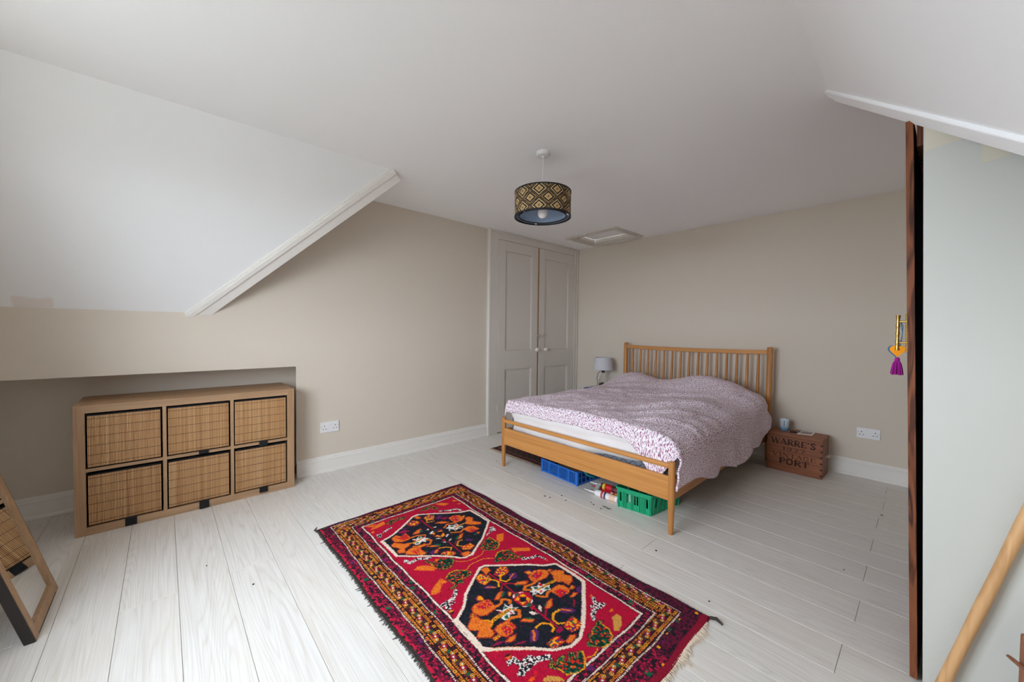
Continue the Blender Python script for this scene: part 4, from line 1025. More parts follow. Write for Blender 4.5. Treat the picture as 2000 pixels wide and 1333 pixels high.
# ------------------------------------------------------------------ things kept under the bed
def lattice(g,a,b,z0,z1,th,nv,nh,barw=.004,rim=.012,gapcols=()):
    """openwork crate wall from plan point a to b"""
    a=Vector((a[0],a[1],0)); b=Vector((b[0],b[1],0)); L=(b-a).length; d=(b-a)/L; n=Vector((d.y,-d.x,0))
    def bar(s0,s1,h0,h1,t=th):
        g.hexa([a+d*s+n*o+Vector((0,0,h)) for h in (h0,h1) for s,o in ((s0,0),(s1,0),(s1,t),(s0,t))])
    bar(0,L,z1-rim,z1,th*1.6); bar(0,L,z0,z0+rim)
    bar(0,.014,z0,z1,th*1.5); bar(L-.014,L,z0,z1,th*1.5)
    for k in range(1,nv):
        s=L*k/nv; w=barw*(4 if k in gapcols else 1); bar(s-w/2,s+w/2,z0+rim,z1-rim)
    for k in range(1,nh):
        h=z0+rim+(z1-z0-2*rim)*k/nh; bar(0,L,h-barw/2,h+barw/2)
def make_blue_crate():
    m=plain('blue_plastic',srgb(28,104,196),.4)
    c=[(1.185,-1.955),(1.585,-1.985),(1.625,-1.50),(1.225,-1.47)]
    t=thing('blue_plastic_crate','blue openwork plastic crate under the bed','crate',(1.40,-1.73,0)); h=.108
    for i in range(4):
        g=G(); a,b=c[i],c[(i+1)%4]; 
        lattice(g,a,b,.004,h,.005,22 if i%2==0 else 10,6 if i%2==0 else 2,.0045 if i%2==0 else .006,.012,(5,11,17) if i%2==0 else ()); obj('crate_wall',g,m,t)
    for x,y in c: obj('corner_post',G().cyl((x,y,0),(x,y,h+.003),.009,n=10),m,t,smooth=True)
    obj('crate_base',G().prism(c,.002,.007),m,t)
    cb=obj('cardboard_sheet',G().hexa([(1.34,-1.93,.085),(1.565,-1.95,.088),(1.58,-1.78,.092),(1.35,-1.77,.088),(1.34,-1.93,.089),(1.565,-1.95,.092),(1.58,-1.78,.096),(1.35,-1.77,.092)]),plain('brown_cardboard',srgb(142,104,72),.85,bump=.2))
    tag(cb,'piece of brown cardboard lying in the blue crate','cardboard')
    pts=[]
    for k in range(70):
        a=k*.36; r=.085+.012*math.sin(k*.9); pts.append((1.515+r*math.cos(a)*.9,-1.86+r*1.15*math.sin(a),.121+.0004*k+.003*math.sin(k*1.7)))
    pts+= [(1.60,-1.945,.140),(1.632,-1.965,.125),(1.662,-1.955,.100),(1.688,-1.92,.085),(1.690,-1.87,.088),(1.665,-1.83,.110),(1.622,-1.81,.138)]
    o=obj('garden_hose',G().tube(pts,.009,8),plain('teal_rubber',srgb(22,112,112),.45),smooth=True); tag(o,'coiled teal rubber hose spilling over the blue crate','hose')
make_blue_crate()
def make_green_crate():
    m=plain('green_plastic',srgb(18,160,112),.4); h=.142
    c=[(1.982,-2.052),(2.212,-2.022),(2.255,-1.70),(2.025,-1.73)]
    t=thing('green_plastic_crate','green slotted plastic crate under the foot of the bed','crate',(2.11,-1.88,0))
    def wall(a,b,slots,fins):
        g=G(); A=Vector((a[0],a[1],0)); B=Vector((b[0],b[1],0)); L=(B-A).length; d=(B-A)/L; n=Vector((d.y,-d.x,0))
        tp=lambda z:(1-z/h)*.012
        def bar(s0,s1,z0,z1,o0=0,o1=.005):
            g.hexa([A+d*s+n*(o-tp(z))+Vector((0,0,z)) for z in (z0,z1) for s,o in ((s0,o0),(s1,o0),(s1,o1),(s0,o1))])
        bar(0,L,0,.014); bar(0,L,h-.034,h); bar(-.004,L+.004,h-.012,h,0,.012)
        edges=[0]+[v for s in slots for v in s]+[L]
        for i in range(0,len(edges),2): bar(edges[i],edges[i+1],.014,h-.034)
        for s in slots: bar(s[0],s[1],.014,.045)
        for f in fins: bar(f-.002,f+.002,.006,h-.03,.004,.010)
        obj('crate_wall',g,m,t)
    L=.232
    wall(c[0],c[1],[(.018,.030),(.066,.078),(.082,.093),(.118,.130),(.136,.147),(.200,.212)],[.01,.04,.05,.06,.1,.108,.155,.165,.178,.19,.222])
    wall(c[1],c[2],[(.05+.07*k,.07+.07*k) for k in range(4)],[.03+.05*k for k in range(6)])
    wall(c[2],c[3],[(.06,.08),(.15,.17)],[]); wall(c[3],c[0],[(.08,.10),(.2,.22)],[])
    obj('crate_base',G().prism([(1.995,-2.038),(2.203,-2.012),(2.243,-1.712),(2.036,-1.742)],.002,.007),m,t)
    o=obj('plastic_bottle',G().lathe([(.026,.008),(.028,.02),(.028,.085),(.012,.10),(.012,.115)],(2.055,-1.995,0),16),WHITEPLASTIC,smooth=True); tag(o,'white plastic bottle standing in the green crate','bottle')
    o=obj('black_tape_roll',G().lathe([(.018,.008),(.036,.008),(.036,.055),(.018,.055),(.018,.008)],(2.125,-1.975,0),20,(False,False)),BLACK,smooth=True); tag(o,'roll of black tape in the green crate','tape')
make_green_crate()
def cartridge(label,base,d,L,r,body,band,nozzle,tip):
    """sealant cartridge lying on its side; base = rear end centre, d = direction"""
    b=Vector(base); d=Vector(d).normalized(); t=thing('sealant_cartridge',label,'cartridge',(b.x,b.y,b.z-r))
    obj('tube_body',G().tube([b,b+d*L*.97,b+d*L],[r,r,r*.9],20),body,t,smooth=True)
    for s0,s1,mm in band: obj('printed_band',G().tube([b+d*L*s0,b+d*L*s1],r+.0004,20,False),mm,t,smooth=True)
    obj('nozzle',G().tube([b+d*L,b+d*(L+.012),b+d*(L+.016),b+d*(L+.10)],[.010,.010,.008,.002],12),nozzle,t,smooth=True)
def make_cartridges():
    red=plain('red_label',srgb(206,22,38),.4); yel=plain('yellow_label',srgb(228,190,40),.4); wh=WHITEPLASTIC; pk=plain('peach_label',srgb(238,196,172),.4); nv=plain('navy_print',srgb(48,52,86),.4); dk=plain('dark_label',srgb(84,40,44),.5)
    cartridge('white sealant cartridge with a pointed nozzle lying on the floor by the green crate',(1.962,-2.005,.024),(-1,-.10,0),.175,.0235,wh,[(.10,.36,pk),(.52,.60,nv),(.64,.74,plain('crimson_print',srgb(200,60,80),.4))],wh,None)
    cartridge('red sealant cartridge lying behind the white one by the green crate',(1.975,-1.925,.024),(-1,-.05,0),.19,.0235,red,[(.30,.40,yel),(.05,.22,wh),(.50,.58,wh)],red,None)
    cartridge('dark red sealant cartridge lying on top of the others by the green crate',(1.985,-1.950,.0615),(-1,-.06,0),.19,.0225,dk,[(.55,.80,red),(.82,.92,yel),(.12,.4,plain('maroon_label',srgb(120,52,58),.5))],wh,None)
    g=G().prism([(1.70,-1.965),(1.735,-1.99),(1.765,-1.94),(1.73,-1.92)],.0,.012)
    g=G().hexa([(1.735,-1.99,.004),(1.765,-1.99,.004),(1.775,-1.975,.004),(1.745,-1.975,.004),(1.765,-1.985,.07),(1.795,-1.985,.065),(1.797,-1.979,.065),(1.767,-1.979,.07)])
    g.hexa([(1.70,-1.995,0),(1.76,-1.995,0),(1.77,-1.965,0),(1.71,-1.965,0),(1.70,-1.995,.006),(1.76,-1.995,.006),(1.77,-1.965,.006),(1.71,-1.965,.006)])
    o=obj('metal_bracket',g,plain('dull_zinc',srgb(176,176,172),.4,.7)); tag(o,'small bent grey metal bracket beside the sealant cartridges','bracket')
make_cartridges()
def make_runner():
    x0,x1,y0,y1=.425,1.165,-1.895,-1.20; rnd=random.Random(9)
    t=thing('floor_runner','worn dark brown patterned rug with a beige fringe under the bed','rug',((x0+x1)/2,(y0+y1)/2,0))
    nu,nv=150,140; g=G().grid(lambda u,v:(x0+(x1-x0)*u,y0+(y1-y0)*v,.0005 if min(u,1-u,v,1-v)<.004 else .009+.003*noise.noise(Vector((u*9,v*9,0)))),nu,nv)
    o=obj('pile',g,attr_mat('runner_pile','pattern',.95,.5,500),t); I,J=np.meshgrid(np.arange(nu),np.arange(nv)); u=I.ravel()/nu; v=J.ravel()/nv; r=np.random.RandomState(2).rand(len(u))
    c=np.tile(lin(52,40,40),(len(u),1)); e=np.minimum(np.minimum(u,1-u),np.minimum(v,1-v))
    c[(e<.06)]=lin(74,26,36); c[(e<.06)&(r<.3)]=lin(96,70,58); c[(e>.06)&(e<.085)&(r<.7)]=lin(120,98,82); c[(e>.085)&(r<.22)]=lin(92,62,54); c[(e>.085)&(r>.88)]=lin(40,46,62)
    k=(np.sin(u*60)*np.sin(v*55)>.55)&(e>.09); c[k]=lin(104,58,46)
    set_colors(o.data,'pattern',c)
    g=G()
    for k in range(150):
        x=x0+(x1-x0)*k/149+rnd.uniform(-.002,.002); L=rnd.uniform(.018,.040); dx=rnd.uniform(-.012,.012)
        g.tube([(x,y0+.006,.005),(x+dx*.5,y0-L*.5,.006),(x+dx,y0-L,.002)],[.0022,.0018,.001],4)
    obj('fringe',g,plain('beige_fringe',srgb(176,158,134),.95),t,kind='stuff')
make_runner()
def make_crumbs():
    import itertools
    rnd=random.Random(5); g=G(); spots=[(1.62,-2.21),(1.585,-2.30),(1.93,-2.17),(1.83,-2.14),(1.545,-2.31),(2.42,-2.36),(.75,-2.10),(3.22,-.83),(3.14,-1.8),(2.77,-2.56),(1.86,-2.155),(1.69,-2.25),(1.30,-4.05),(.98,-4.2)]
    for x,y in spots:
        s=rnd.uniform(.003,.006); a=rnd.uniform(0,3); g.hexa([(x+s*math.cos(a+k*1.57)*(1.6 if k%2 else 1),y+s*math.sin(a+k*1.57),z) for z in (0,.003) for k in range(4)])
    o=obj('floor_crumbs',g,plain('dark_crumb',srgb(58,48,42),.9),kind='stuff'); tag(o,'scattered tiny dark crumbs on the pale floor','crumbs')
    g=G().tube([(1.912,-2.128,.002),(1.935,-2.125,.003),(1.962,-2.130,.002),(1.985,-2.122,.004)],[.001,.0022,.0022,.001],6)
    for k in range(4): g.tube([(1.925+k*.014,-2.126,.003),(1.929+k*.014,-2.142,.002)],[.0014,.0008],5)
    o=obj('dried_twig',g,plain('dark_twig',srgb(62,58,56),.9)); tag(o,'tiny dark dried twig on the floor in front of the green crate','twig')
make_crumbs()

# ------------------------------------------------------------------ fitted wardrobe on the right
def stained_oak():
    n=N('dark_stained_ash'); v=n.coords(scale=(9,9,1.5)); f=n.noise(v,1.8,3,.55,1.6)
    lo=n.noise(n.coords(scale=(26,26,2.6)),1,2.5,.5,.4); mu=n.new('ShaderNodeMath',operation='MULTIPLY'); n.l(lo,mu.inputs[0]); mu.inputs[1].default_value=9
    w=n.new('ShaderNodeMath',operation='PINGPONG'); n.l(mu.outputs[0],w.inputs[0]); w.inputs[1].default_value=1
    c=n.ramp(w.outputs[0],[(.08,srgb(46,22,18)),(.30,srgb(92,50,32)),(.6,srgb(132,78,48))])
    c=n.mix(.35,c,n.ramp(f,[(.35,srgb(62,32,28)),(.65,srgb(128,76,46))])); n.l(c,n.b.inputs['Base Color']); n.b.inputs['Roughness'].default_value=.6; n.b.inputs['Specular IOR Level'].default_value=.2
    n.bump(w.outputs[0],.1,.001); return n.m
STAINED=stained_oak()
def make_wardrobe():
    t=thing('fitted_wardrobe','fitted wardrobe with a plain white side panel and a dark stained door ajar','wardrobe',(3.6,-2.0,0))
    LN=.0255
    def sh(x,z): return x-LN*z
    def slab(x0,x1,y0,y1,z0,z1,ln=LN):
        return G().hexa([(x0-ln*z0,y0,z0),(x1,y0,z0),(x1,y1,z0),(x0-ln*z0,y1,z0),(x0-ln*z1,y0,z1),(x1,y0,z1),(x1,y1,z1),(x0-ln*z1,y1,z1)])
    obj('side_panel',slab(3.4195,XR-.001,-2.47,-2.452,0,2.33),PANELWHITE,t,bevel=.001,label='plain off-white painted side panel')
    obj('side_panel',slab(3.46,XR-.001,-1.42,-1.40,0,2.33),PANELWHITE,t)
    obj('back_panel',G().box(XR-.02,XR-.002,-2.45,-1.42,0,2.33),BLACK,t)  # back and top coloured black so the door gap looks unlit
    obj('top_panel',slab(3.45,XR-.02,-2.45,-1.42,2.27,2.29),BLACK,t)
    obj('front_frame',G().hexa([(x-LN*z,y,z) for z in (1.845,2.26) for x,y in ((3.404,-2.447),(3.428,-2.447),(3.452,-1.42),(3.428,-1.42))]),STAINED,t,label='dark stained top rail')
    tape=plain('masking_tape',srgb(214,208,192),.7,var=.06)
    obj('tape_strip',G().prism([(3.376,1.815),(3.50,1.832),(3.50,1.88),(3.376,1.90)],-2.4708,-2.4702,lambda a,b,c:(a,c,b)),tape,t,label='strip of beige masking tape')
    obj('tape_strip',G().prism([(3.4985,1.735),(3.553,1.742),(3.549,1.83),(3.494,1.825)],-2.4714,-2.4703,lambda a,b,c:(a,c,b)),tape,t,label='short piece of beige masking tape')
    # door leaf, hinged at its far edge, standing slightly ajar
    D=.0315; th=.0195; L=.98
    def pt(s,o,z): return (3.3882-D*z+o+.030*s, -2.4270-.0045*(o/th)+s, z)
    def blk(s0,s1,o0,o1,z0,z1): return [pt(s,o,z) for z in (z0,z1) for s,o in ((s0,o0),(s0,o1),(s1,o1),(s1,o0))]
    d=obj('door',G().hexa(blk(0,L,0,th-.003,.006,1.945)),STAINED,t,bevel=.0012,label='dark stained wooden door')
    obj('door_edge',G().hexa(blk(-.002,.012,0,th,.006,1.945)),STAINED,d,bevel=.001,label='grained dark stained door edge')
    obj('inner_face',G().hexa(blk(.012,L,th-.003,th+.0005,.008,1.943)),BLACK,d,label='black inner face of the door')  # black covers the dark stain and the shade on this side
    # bamboo style brass pull with a beaded backplate
    hx,hy=3.3255,-2.395
    prof=[]; z0,z1=1.146,1.272
    zs=[0,.05,.10,.17,.22,.27,.33,.42,.47,.52,.58,.66,.71,.76,.84,.92,1.0]; rs=[.0068,.0055,.0045,.0050,.0062,.0050,.0042,.0048,.0060,.0050,.0042,.0050,.0062,.0050,.0044,.0055,.0070]
    h=obj('handle',G().lathe([(r,z0+(z1-z0)*k) for k,r in zip(zs,rs)],(hx,hy,0),16),BRASS,d,smooth=True,label='brass pull handle shaped like bamboo')
    xf=lambda z,y:3.3882-D*z+.030*(y+2.427)
    for k in (.22,.82):
        z=z0+(z1-z0)*k; obj('handle_post',G().lathe([(.0028,hx-0),(.0034,hx+.008),(.0044,xf(z,hy)+.002)],(0,hy,z),12,ax='x'),BRASS,h,smooth=True)
    bp=G(); n=19
    for i in range(n):
        z=z0-.002+(z1-z0+.004)*i/(n-1); bp.lathe([(.001,-.004),(.0035,-.002),(.0042,0),(.0035,.002),(.001,.004)],(xf(z,hy)-.002,hy,z),10)
    bp.hexa([(xf(z,hy)-.0025+o,hy+e,z) for z in (z0-.004,z1+.004) for o,e in ((0,-.003),(.002,-.003),(.002,.003),(0,.003))])
    obj('backplate',bp,BRASS,h,smooth=True)
    return hx,hy,z0,z1
HX,HY,HZ0,HZ1=make_wardrobe()
def make_tassel():
    t=thing('heart_tassel','orange felt heart charm with a purple tassel hanging from the brass handle','charm',(HX-.002,HY-.014,HZ0-.03))
    cx,cz=HX+.001,1.148; y=HY-.010
    def heart(s):
        out=[]
        for k in range(40):
            a=2*math.pi*k/40; X=16*math.sin(a)**3; Z=13*math.cos(a)-5*math.cos(2*a)-2*math.cos(3*a)-math.cos(4*a); out.append((cx+X*s,cz-.004+Z*s*1.18))
        return out
    sw=lambda a,b,c:(a,c,b)
    obj('felt_heart',G().prism(heart(.00128),y+.011,y+.019,sw),plain('orange_felt',srgb(232,146,18),.95,bump=.4,bscale=300),t,bevel=.002,label='orange felt heart')
    obj('felt_backing',G().prism([(a-.0045,b) for a,b in heart(.00132)],y+.019,y+.025,sw),plain('blue_felt',srgb(38,104,150),.95,bump=.4,bscale=300),t,bevel=.002,label='blue felt backing of the heart')
    obj('hanging_cord',G().tube([(cx,y+.019,cz+.012),(cx+.010,y+.02,cz+.04),(cx+.012,y+.018,cz+.085),(cx+.006,y+.016,HZ0+(HZ1-HZ0)*.83),(cx+.011,y+.026,cz+.06),(cx+.006,y+.02,cz+.014)],.0011,6),plain('blue_cord',srgb(70,124,166),.9),t)
    pm=plain('purple_thread',srgb(146,12,128),.9); zb=cz-.0285
    obj('tassel_knot',G().lathe([(.002,zb+.002),(.0065,zb-.003),(.0075,zb-.008),(.005,zb-.013)],(cx,y+.016,0),14),pm,t,smooth=True)
    g=G(); rnd=random.Random(8)
    for k in range(90):
        a=rnd.uniform(0,6.28); r=.017*math.sqrt(rnd.random()); L=rnd.uniform(.056,.064); dx,dy=r*math.cos(a),r*math.sin(a)*.7
        g.tube([(cx+dx*.22,y+.016+dy*.22,zb-.008),(cx+dx*.65,y+.016+dy*.65,zb-.022),(cx+dx*.85,y+.016+dy*.85,zb-.04),(cx+dx,y+.016+dy,zb-L)],.0013,5)
    obj('tassel_threads',g,pm,t,kind='stuff',label='purple thread tassel')
make_tassel()
def make_pole():
    n=N('pale_turned_wood'); f=n.noise(n.coords(scale=(30,30,4)),1,3,.5,.8)
    n.l(n.ramp(f,[(.3,srgb(184,136,88)),(.7,srgb(216,172,122))]),n.b.inputs['Base Color']); n.b.inputs['Roughness'].default_value=.5
    a=Vector((3.4465,-2.508,.0165)); b=Vector((3.781,-2.488,1.38)); d=(b-a).normalized()
    path=[a+(b-a)*k/24 for k in range(25)]; o=obj('bamboo_pole',G().tube(path,[.0158 if k in(0,24) else .0150+.0006*math.sin(k*1.3) for k in range(25)],20),n.m,smooth=True)
    tag(o,'pale wooden pole leaning against the white wardrobe side panel','pole')
make_pole()
def make_rack():
    t=thing('wooden_rack','small dark brown wooden rack with a protruding peg standing by the leaning pole','rack',(3.66,-2.60,0))
    m=wood('dark_polished_wood',srgb(96,52,40),srgb(150,98,70),2,.8,.3,(.3,.7))
    obj('upright',G().hexa([(3.600,-2.565,0),(3.632,-2.575,0),(3.632,-2.550,0),(3.602,-2.545,0),(3.6005,-2.565,.356),(3.632,-2.575,.352),(3.632,-2.550,.352),(3.602,-2.545,.356)]),m,t,bevel=.006)
    obj('upright',G().box(3.735,3.765,-2.575,-2.548,0,.35),m,t,bevel=.006)
    obj('cross_rail',G().box(3.63,3.737,-2.57,-2.552,.06,.10),m,t,bevel=.004); obj('cross_rail',G().box(3.63,3.737,-2.57,-2.552,.29,.33),m,t,bevel=.004)
    obj('peg',G().tube([(3.577,-2.582,.291),(3.585,-2.582,.286),(3.605,-2.582,.272),(3.63,-2.582,.256),(3.70,-2.582,.225)],[.0035,.0052,.0060,.0065,.007],10),m,t,smooth=True)
    obj('foot',G().box(3.605,3.63,-2.66,-2.48,0,.02),m,t,bevel=.003); obj('foot',G().box(3.737,3.762,-2.66,-2.48,0,.02),m,t,bevel=.003)
make_rack()

# ------------------------------------------------------------------ hand knotted red rug
def make_rug():
    rs=np.random.RandomState(7)
    X0,X1,Y0,Y1=.962,2.832,-3.705,-2.635; c=.0025
    nu=int(round((X1-X0)/c))+1; nv=int(round((Y1-Y0)/c))+1
    gx=np.linspace(X0,X1,nu); gy=np.linspace(Y0,Y1,nv); GX,GY=np.meshgrid(gx,gy)
    wob=lambda a,p:.004*np.sin(a*9+p)+.003*np.sin(a*23+2*p)
    # slightly uneven outline
    front=-3.687+wob(GX,1)*.8; back=-2.642-.022*np.clip((GX-1.1)/1.6,0,1)+wob(GX,2); left=.968+wob(GY,3)+.012*np.clip((-3.55-GY)/.14,0,1); right=2.818+wob(GY,4)*.8
    inside=(GX>left)&(GX<right)&(GY>front)&(GY<back)
    # wavering guide lines, measured in metres on the rug
    wy=.004*np.sin(GX*7)+.002*np.sin(GX*31); wx=.004*np.sin(GY*8)+.002*np.sin(GY*29)
    t=np.clip((GX-1.0)/1.7,0,1)
    yF=lambda v:v+wy; 
    d1=np.minimum(np.minimum(GY-(-3.622+wy-.004*t),(-2.688-.045*np.clip(t*1.2,0,1)+wy)-GY),np.minimum(GX-(1.004+wx),(2.717+wx)-GX))
    d2=np.minimum(np.minimum(GY-(-3.527+wy-.012*t*t),(-2.790-.030*t+wy)-GY),np.minimum(GX-(1.088+wx),(2.648+wx)-GX))
    d3=np.minimum(np.minimum(GY-(-3.479+wy-.020*t*t),(-2.830-.034*t+wy)-GY),np.minimum(GX-(1.128+wx),(2.611+wx)-GX))
    P=dict(k=(26,28,38),o=(222,112,32),y=(240,158,24),c=(236,214,196),g=(16,96,64),v=(92,36,98),m=(150,18,70),r=(176,10,50),R=(206,22,42),w=(232,222,216),d=(48,24,32),t=(206,148,70),R2=(236,88,22),R3=(200,40,34))
    P={k:lin(*v) for k,v in P.items()}
    img=np.zeros((nv,nu,3),np.float32); img[:]=P['r']
    rnd=rs.rand(nv,nu); 
    blk=np.kron(rs.rand(nv//3+1,nu//3+1),np.ones((3,3)))[:nv,:nu]; blk2=np.kron(rs.rand(nv//5+1,nu//5+1),np.ones((5,5)))[:nv,:nu]; blkf=np.kron(rs.rand(nv//2+1,nu//2+1),np.ones((2,2)))[:nv,:nu]; blk8=np.kron(rs.rand(nv//9+1,nu//9+1),np.ones((9,9)))[:nv,:nu]
    strip=np.kron(rs.rand(nv,nu//14+1),np.ones((1,14)))[:nv,:nu]
    img*= (0.86+.22*strip+.12*blk2)[...,None]
    def put(mask,col): img[mask]=P[col] if isinstance(col,str) else col
    # outer band and inner guard: maroon with dark and bright knots
    for m,dk in ((d1<0,.38),((d2>0)&(d3<0),.46)):
        put(m,lin(112,20,52)); put(m&(blk<dk),lin(38,24,36)); put(m&(blk>.80),lin(182,26,62)); put(m&(blk8>.965)&(blk<.75),'g'); put(m&(blk8<.035)&(blk<.75),'v')
    far=(GY>-3.0)|(GX<1.08); put((d1<0)&far&(blk>.5),lin(96,22,50))
    rt=(GX>2.73)&inside; put(rt&(blk2>.975),'y'); put(rt&(GX>right-.03),lin(140,20,46))
    put((d1<0)&(GY<front+.022)&(GY>front+.008)&(blk>.3),lin(196,26,60)); put((GY<front+.010)&inside,lin(50,42,40)); put((GY>back-.008)&inside,lin(66,26,44))
    # golden main border: rows of small hooked rings on dark
    gb=(d1>0)&(d2<0); put(gb,lin(40,22,26))
    along=np.where((GX>1.088)&(GX<2.648),GX,GY); across=np.where((GX>1.088)&(GX<2.648),np.where(GY<-3.1,GY+3.58,GY+2.752),np.where(GX<1.1,GX-1.046,GX-2.682))
    q=.0175; fa=np.abs((along/q)%1-.5)*2; fb=np.abs((across/q+.25)%1-.5)*2; rr=np.maximum(fa,fb)
    ca=np.floor(along/q).astype(int); cb=np.floor(across/q+.25).astype(int); hsh=((ca*73856093)^(cb*19349663))%97/97.0
    put(gb&(rr>.30)&(rr<.78)&(hsh<.85)&(blk>.12),lin(206,112,38)); put(gb&(rr>.30)&(rr<.78)&(hsh<.28)&(blk>.1),lin(222,148,48)); put(gb&(rr<.3)&(hsh>.8),lin(120,24,48))
    put(gb&(np.abs(across)<.012),lin(60,24,34)); Q=.062; ma=(along/Q)%1
    ros=np.hypot((ma-.5)*Q,across); put(gb&(ros<.0125),lin(150,22,56)); put(gb&(ros<.0042),'w')
    ros2=np.hypot((((along/Q)+.5)%1-.5)*Q,across); put(gb&(ros2<.012),lin(74,50,44)); put(gb&(ros2<.006)&(((along/Q+.5).astype(int)%2)==0),'g')
    for s in (-1,1):
        r3=np.hypot((((along/Q)+.25*s)%1-.5)*Q,across-.006*s); put(gb&(r3<.0030),'w'); put(gb&(r3>.0055)&(r3<.0085),'y')
    # beaded white guide lines
    bead=(along/.0085)%1<.62
    def line(d,w,solid=False):
        m=(np.abs(d)<w); put((np.abs(d-.001)<w*2.1),lin(42,20,32)); put(m if solid else m&bead,'c')
    soft=~((GX<1.1)&(GY>-3.45))
    for d,w,so in ((d1,.0030,False),(d2,.0030,False)):
        m=(np.abs(d)<w*2.2)&soft; put(m,lin(70,20,40)); put((np.abs(d)<w)&soft&bead,'c')
    m=(np.abs(d3)<.0075)&soft; put(m,lin(56,18,36)); put((np.abs(d3)<.0042)&soft&(rnd>.1),'c')
    # motifs
    def polymask(pts,x,y):
        ins=np.zeros(x.shape,bool); n=len(pts); j=n-1
        for i in range(n):
            xi,yi=pts[i]; xj,yj=pts[j]
            if yi!=yj: ins^=((yi>y)!=(yj>y))&(x<(xj-xi)*(y-yi)/(yj-yi)+xi)
            j=i
        return ins
    jit=.0022
    JX=GX+jit*(rs.rand(nv,nu)-.5)*2; JY=GY+jit*(rs.rand(nv,nu)-.5)*2
    for col,w,txt in RUG_MOTIFS:
        pts=[tuple(float(v)/1000 for v in s.split(',')) for s in txt.split()]
        xs=[p[0] for p in pts]; ys=[p[1] for p in pts]; pad=w+.014
        i0=max(0,int((min(xs)-pad-X0)/c)); i1=min(nu,int((max(xs)+pad-X0)/c)+2); j0=max(0,int((min(ys)-pad-Y0)/c)); j1=min(nv,int((max(ys)+pad-Y0)/c)+2)
        if i1<=i0 or j1<=j0: continue
        sl=(slice(j0,j1),slice(i0,i1)); x=JX[sl]; y=JY[sl]; sub=img[sl]; R_=rnd[sl]; B_=blk[sl]; C_=blkf[sl]
        dist=np.full(x.shape,9.)
        seq=list(zip(pts,pts[1:])) if w else list(zip(pts,pts[1:]+pts[:1]))
        for (ax,ay),(bx,by) in seq:
            dx,dy=bx-ax,by-ay; L=dx*dx+dy*dy+1e-12; u=np.clip(((x-ax)*dx+(y-ay)*dy)/L,0,1); dist=np.minimum(dist,np.hypot(x-ax-u*dx,y-ay-u*dy))
        m=(dist<w/2) if w else polymask(pts,x,y)
        big=(not w) and (max(xs)-min(xs)>.4)
        if not w and not big and col in 'oYsyhT': 
            o=(~m)&(dist<.004); sub[o&(R_>.35)]=P['R3'] if col in 'oyYhT' else P['k']
        if col in P: sub[m]=P[col]
        elif col=='Y': sub[m]=P['y']; sub[m&(B_<.26)]=P['R']; sub[m&(B_>.82)]=P['v']; sub[m&(B_>.5)&(B_<.6)]=P['g']
        elif col=='T': sub[m]=P['R']; sub[m&(B_<.30)]=P['o']; sub[m&(B_>.85)]=P['v']
        elif col=='h': sub[m]=P['y']; sub[m&((((x+y)/.0045)%2)<.7)]=P['k']
        elif col=='s': sub[m]=lin(20,50,38); sub[m&(B_<.18)]=P['R3']; sub[m&(B_>.86)]=P['g']; sub[m&(B_>.6)&(B_<.66)]=P['o']; sub[m&(dist<.0035)&(R_>.4)]=lin(148,146,52)
        elif col=='b': sub[m]=P['k']; sub[m&(C_>.52)]=P['w']
        if col=='o' and not w: sub[m&(R_<.25)]=lin(240,136,44); sub[m&(R_>.92)]=P['R3']
        if big: sub[m&(B_<.16)]=lin(40,36,44); sub[m&(B_>.93)]=lin(20,44,46); sub[m&(B_>.50)&(B_<.53)]=lin(72,24,60)
        img[sl]=sub
    img*= (.82+.30*rs.rand(nv,nu))[...,None].astype(np.float32)
    # mesh
    edge=np.minimum(np.minimum(GX-left,right-GX),np.minimum(GY-front,back-GY))
    hgt=.0095+.0028*(rs.rand(nv,nu)-.5)+.0022*np.sin(GX*5)*np.sin(GY*7); hgt=np.where(edge<.006,hgt*np.clip(edge/.006,.06,1),hgt)
    PX=GX+.0009*(rs.rand(nv,nu)-.5); PY=GY+.0009*(rs.rand(nv,nu)-.5)
    idx=-np.ones((nv,nu),np.int64); keep=inside; idx[keep]=np.arange(keep.sum())
    co=np.stack([PX[keep],PY[keep],hgt[keep]],1).astype(np.float32)
    q=keep[:-1,:-1]&keep[1:,:-1]&keep[:-1,1:]&keep[1:,1:]
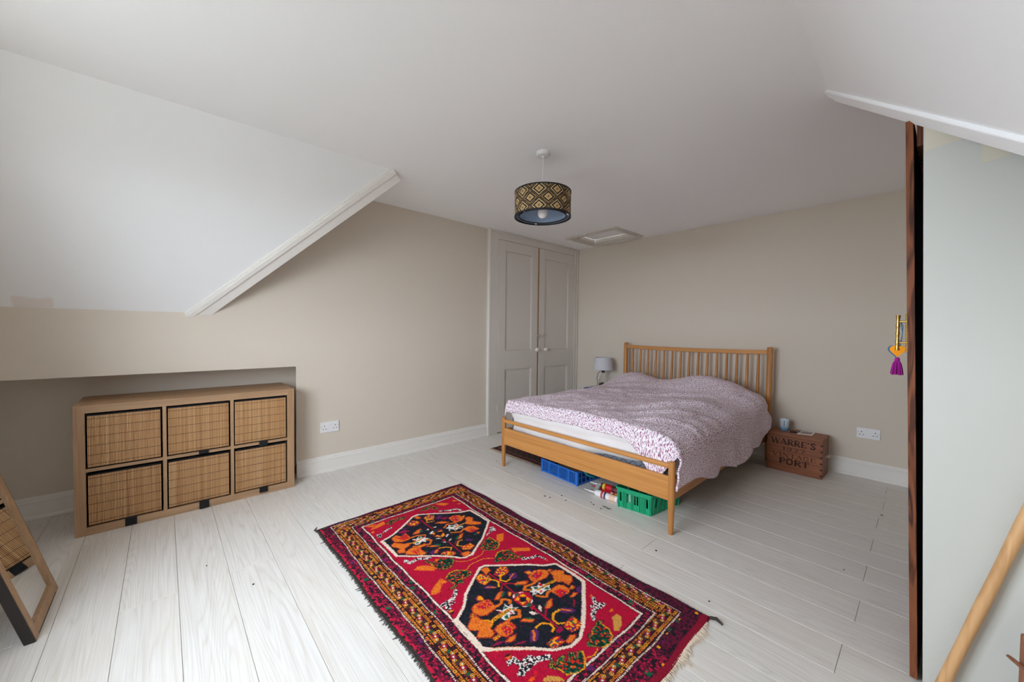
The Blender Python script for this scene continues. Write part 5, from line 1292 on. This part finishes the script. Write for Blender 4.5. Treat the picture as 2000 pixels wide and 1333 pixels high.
    F=np.stack([idx[:-1,:-1][q],idx[:-1,1:][q],idx[1:,1:][q],idx[1:,:-1][q]],1)
    t=thing('patterned_rug','hand knotted red rug with two dark medallions in the middle of the floor','rug',(1.89,-3.17,0))
    me=bpy.data.meshes.new('rug_pile'); co-=np.array([1.89,-3.17,0],np.float32)
    me.vertices.add(len(co)); me.vertices.foreach_set('co',co.ravel()); me.loops.add(F.size); me.loops.foreach_set('vertex_index',F.ravel().astype(np.int32))
    me.polygons.add(len(F)); me.polygons.foreach_set('loop_start',np.arange(0,F.size,4,dtype=np.int32)); me.update(calc_edges=True); me.validate()
    set_colors(me,'pattern',img[keep]); me.materials.append(attr_mat('rug_pile','pattern',.95))
    o=bpy.data.objects.new('rug_pile',me); COL.objects.link(o); o.parent=t
    # cream fringe at one end, dark frayed binding along the side
    rd=random.Random(6); g=G()
    for k in range(330):
        y=-3.685+.98*k/329; x=2.815+.0032*math.sin(y*9+4); L=rd.uniform(.012,.045)*(.7+.3*math.sin(y*40)); a=rd.uniform(-.5,.3)
        g.tube([(x-.006,y,.006),(x+L*.5,y+a*L*.4,.005),(x+L,y+a*L,.0015)],[.0016,.0013,.0007],4)
    obj('fringe',g,plain('cream_fringe',srgb(214,196,174),.95),t,kind='stuff',label='cream knotted fringe')
    g=G()
    for k in range(260):
        x=.985+1.83*k/259; y=-3.687+.0032*math.sin(x*9+1); L=rd.uniform(.003,.010) if rd.random()<.93 else rd.uniform(.014,.024); a=rd.uniform(-.8,.5)
        g.tube([(x,y+.004,.006),(x+a*L,y-L,.0015)],[.0028,.0012],4)
    obj('binding',g,plain('dark_binding',srgb(62,54,50),.95),t,kind='stuff',label='dark frayed edge binding')
    g=G(); g.tube([(1.000,-3.690,.006),(.985,-3.70,.010),(.972,-3.685,.016)],[.006,.006,.003],8); obj('corner_tassel',g,bpy.data.materials['dark_binding'],t)
    g=G(); g.tube([(2.812,-2.668,.006),(2.836,-2.660,.010),(2.862,-2.668,.004)],[.006,.007,.003],8); obj('corner_tassel',g,bpy.data.materials['dark_binding'],t)
make_rug()
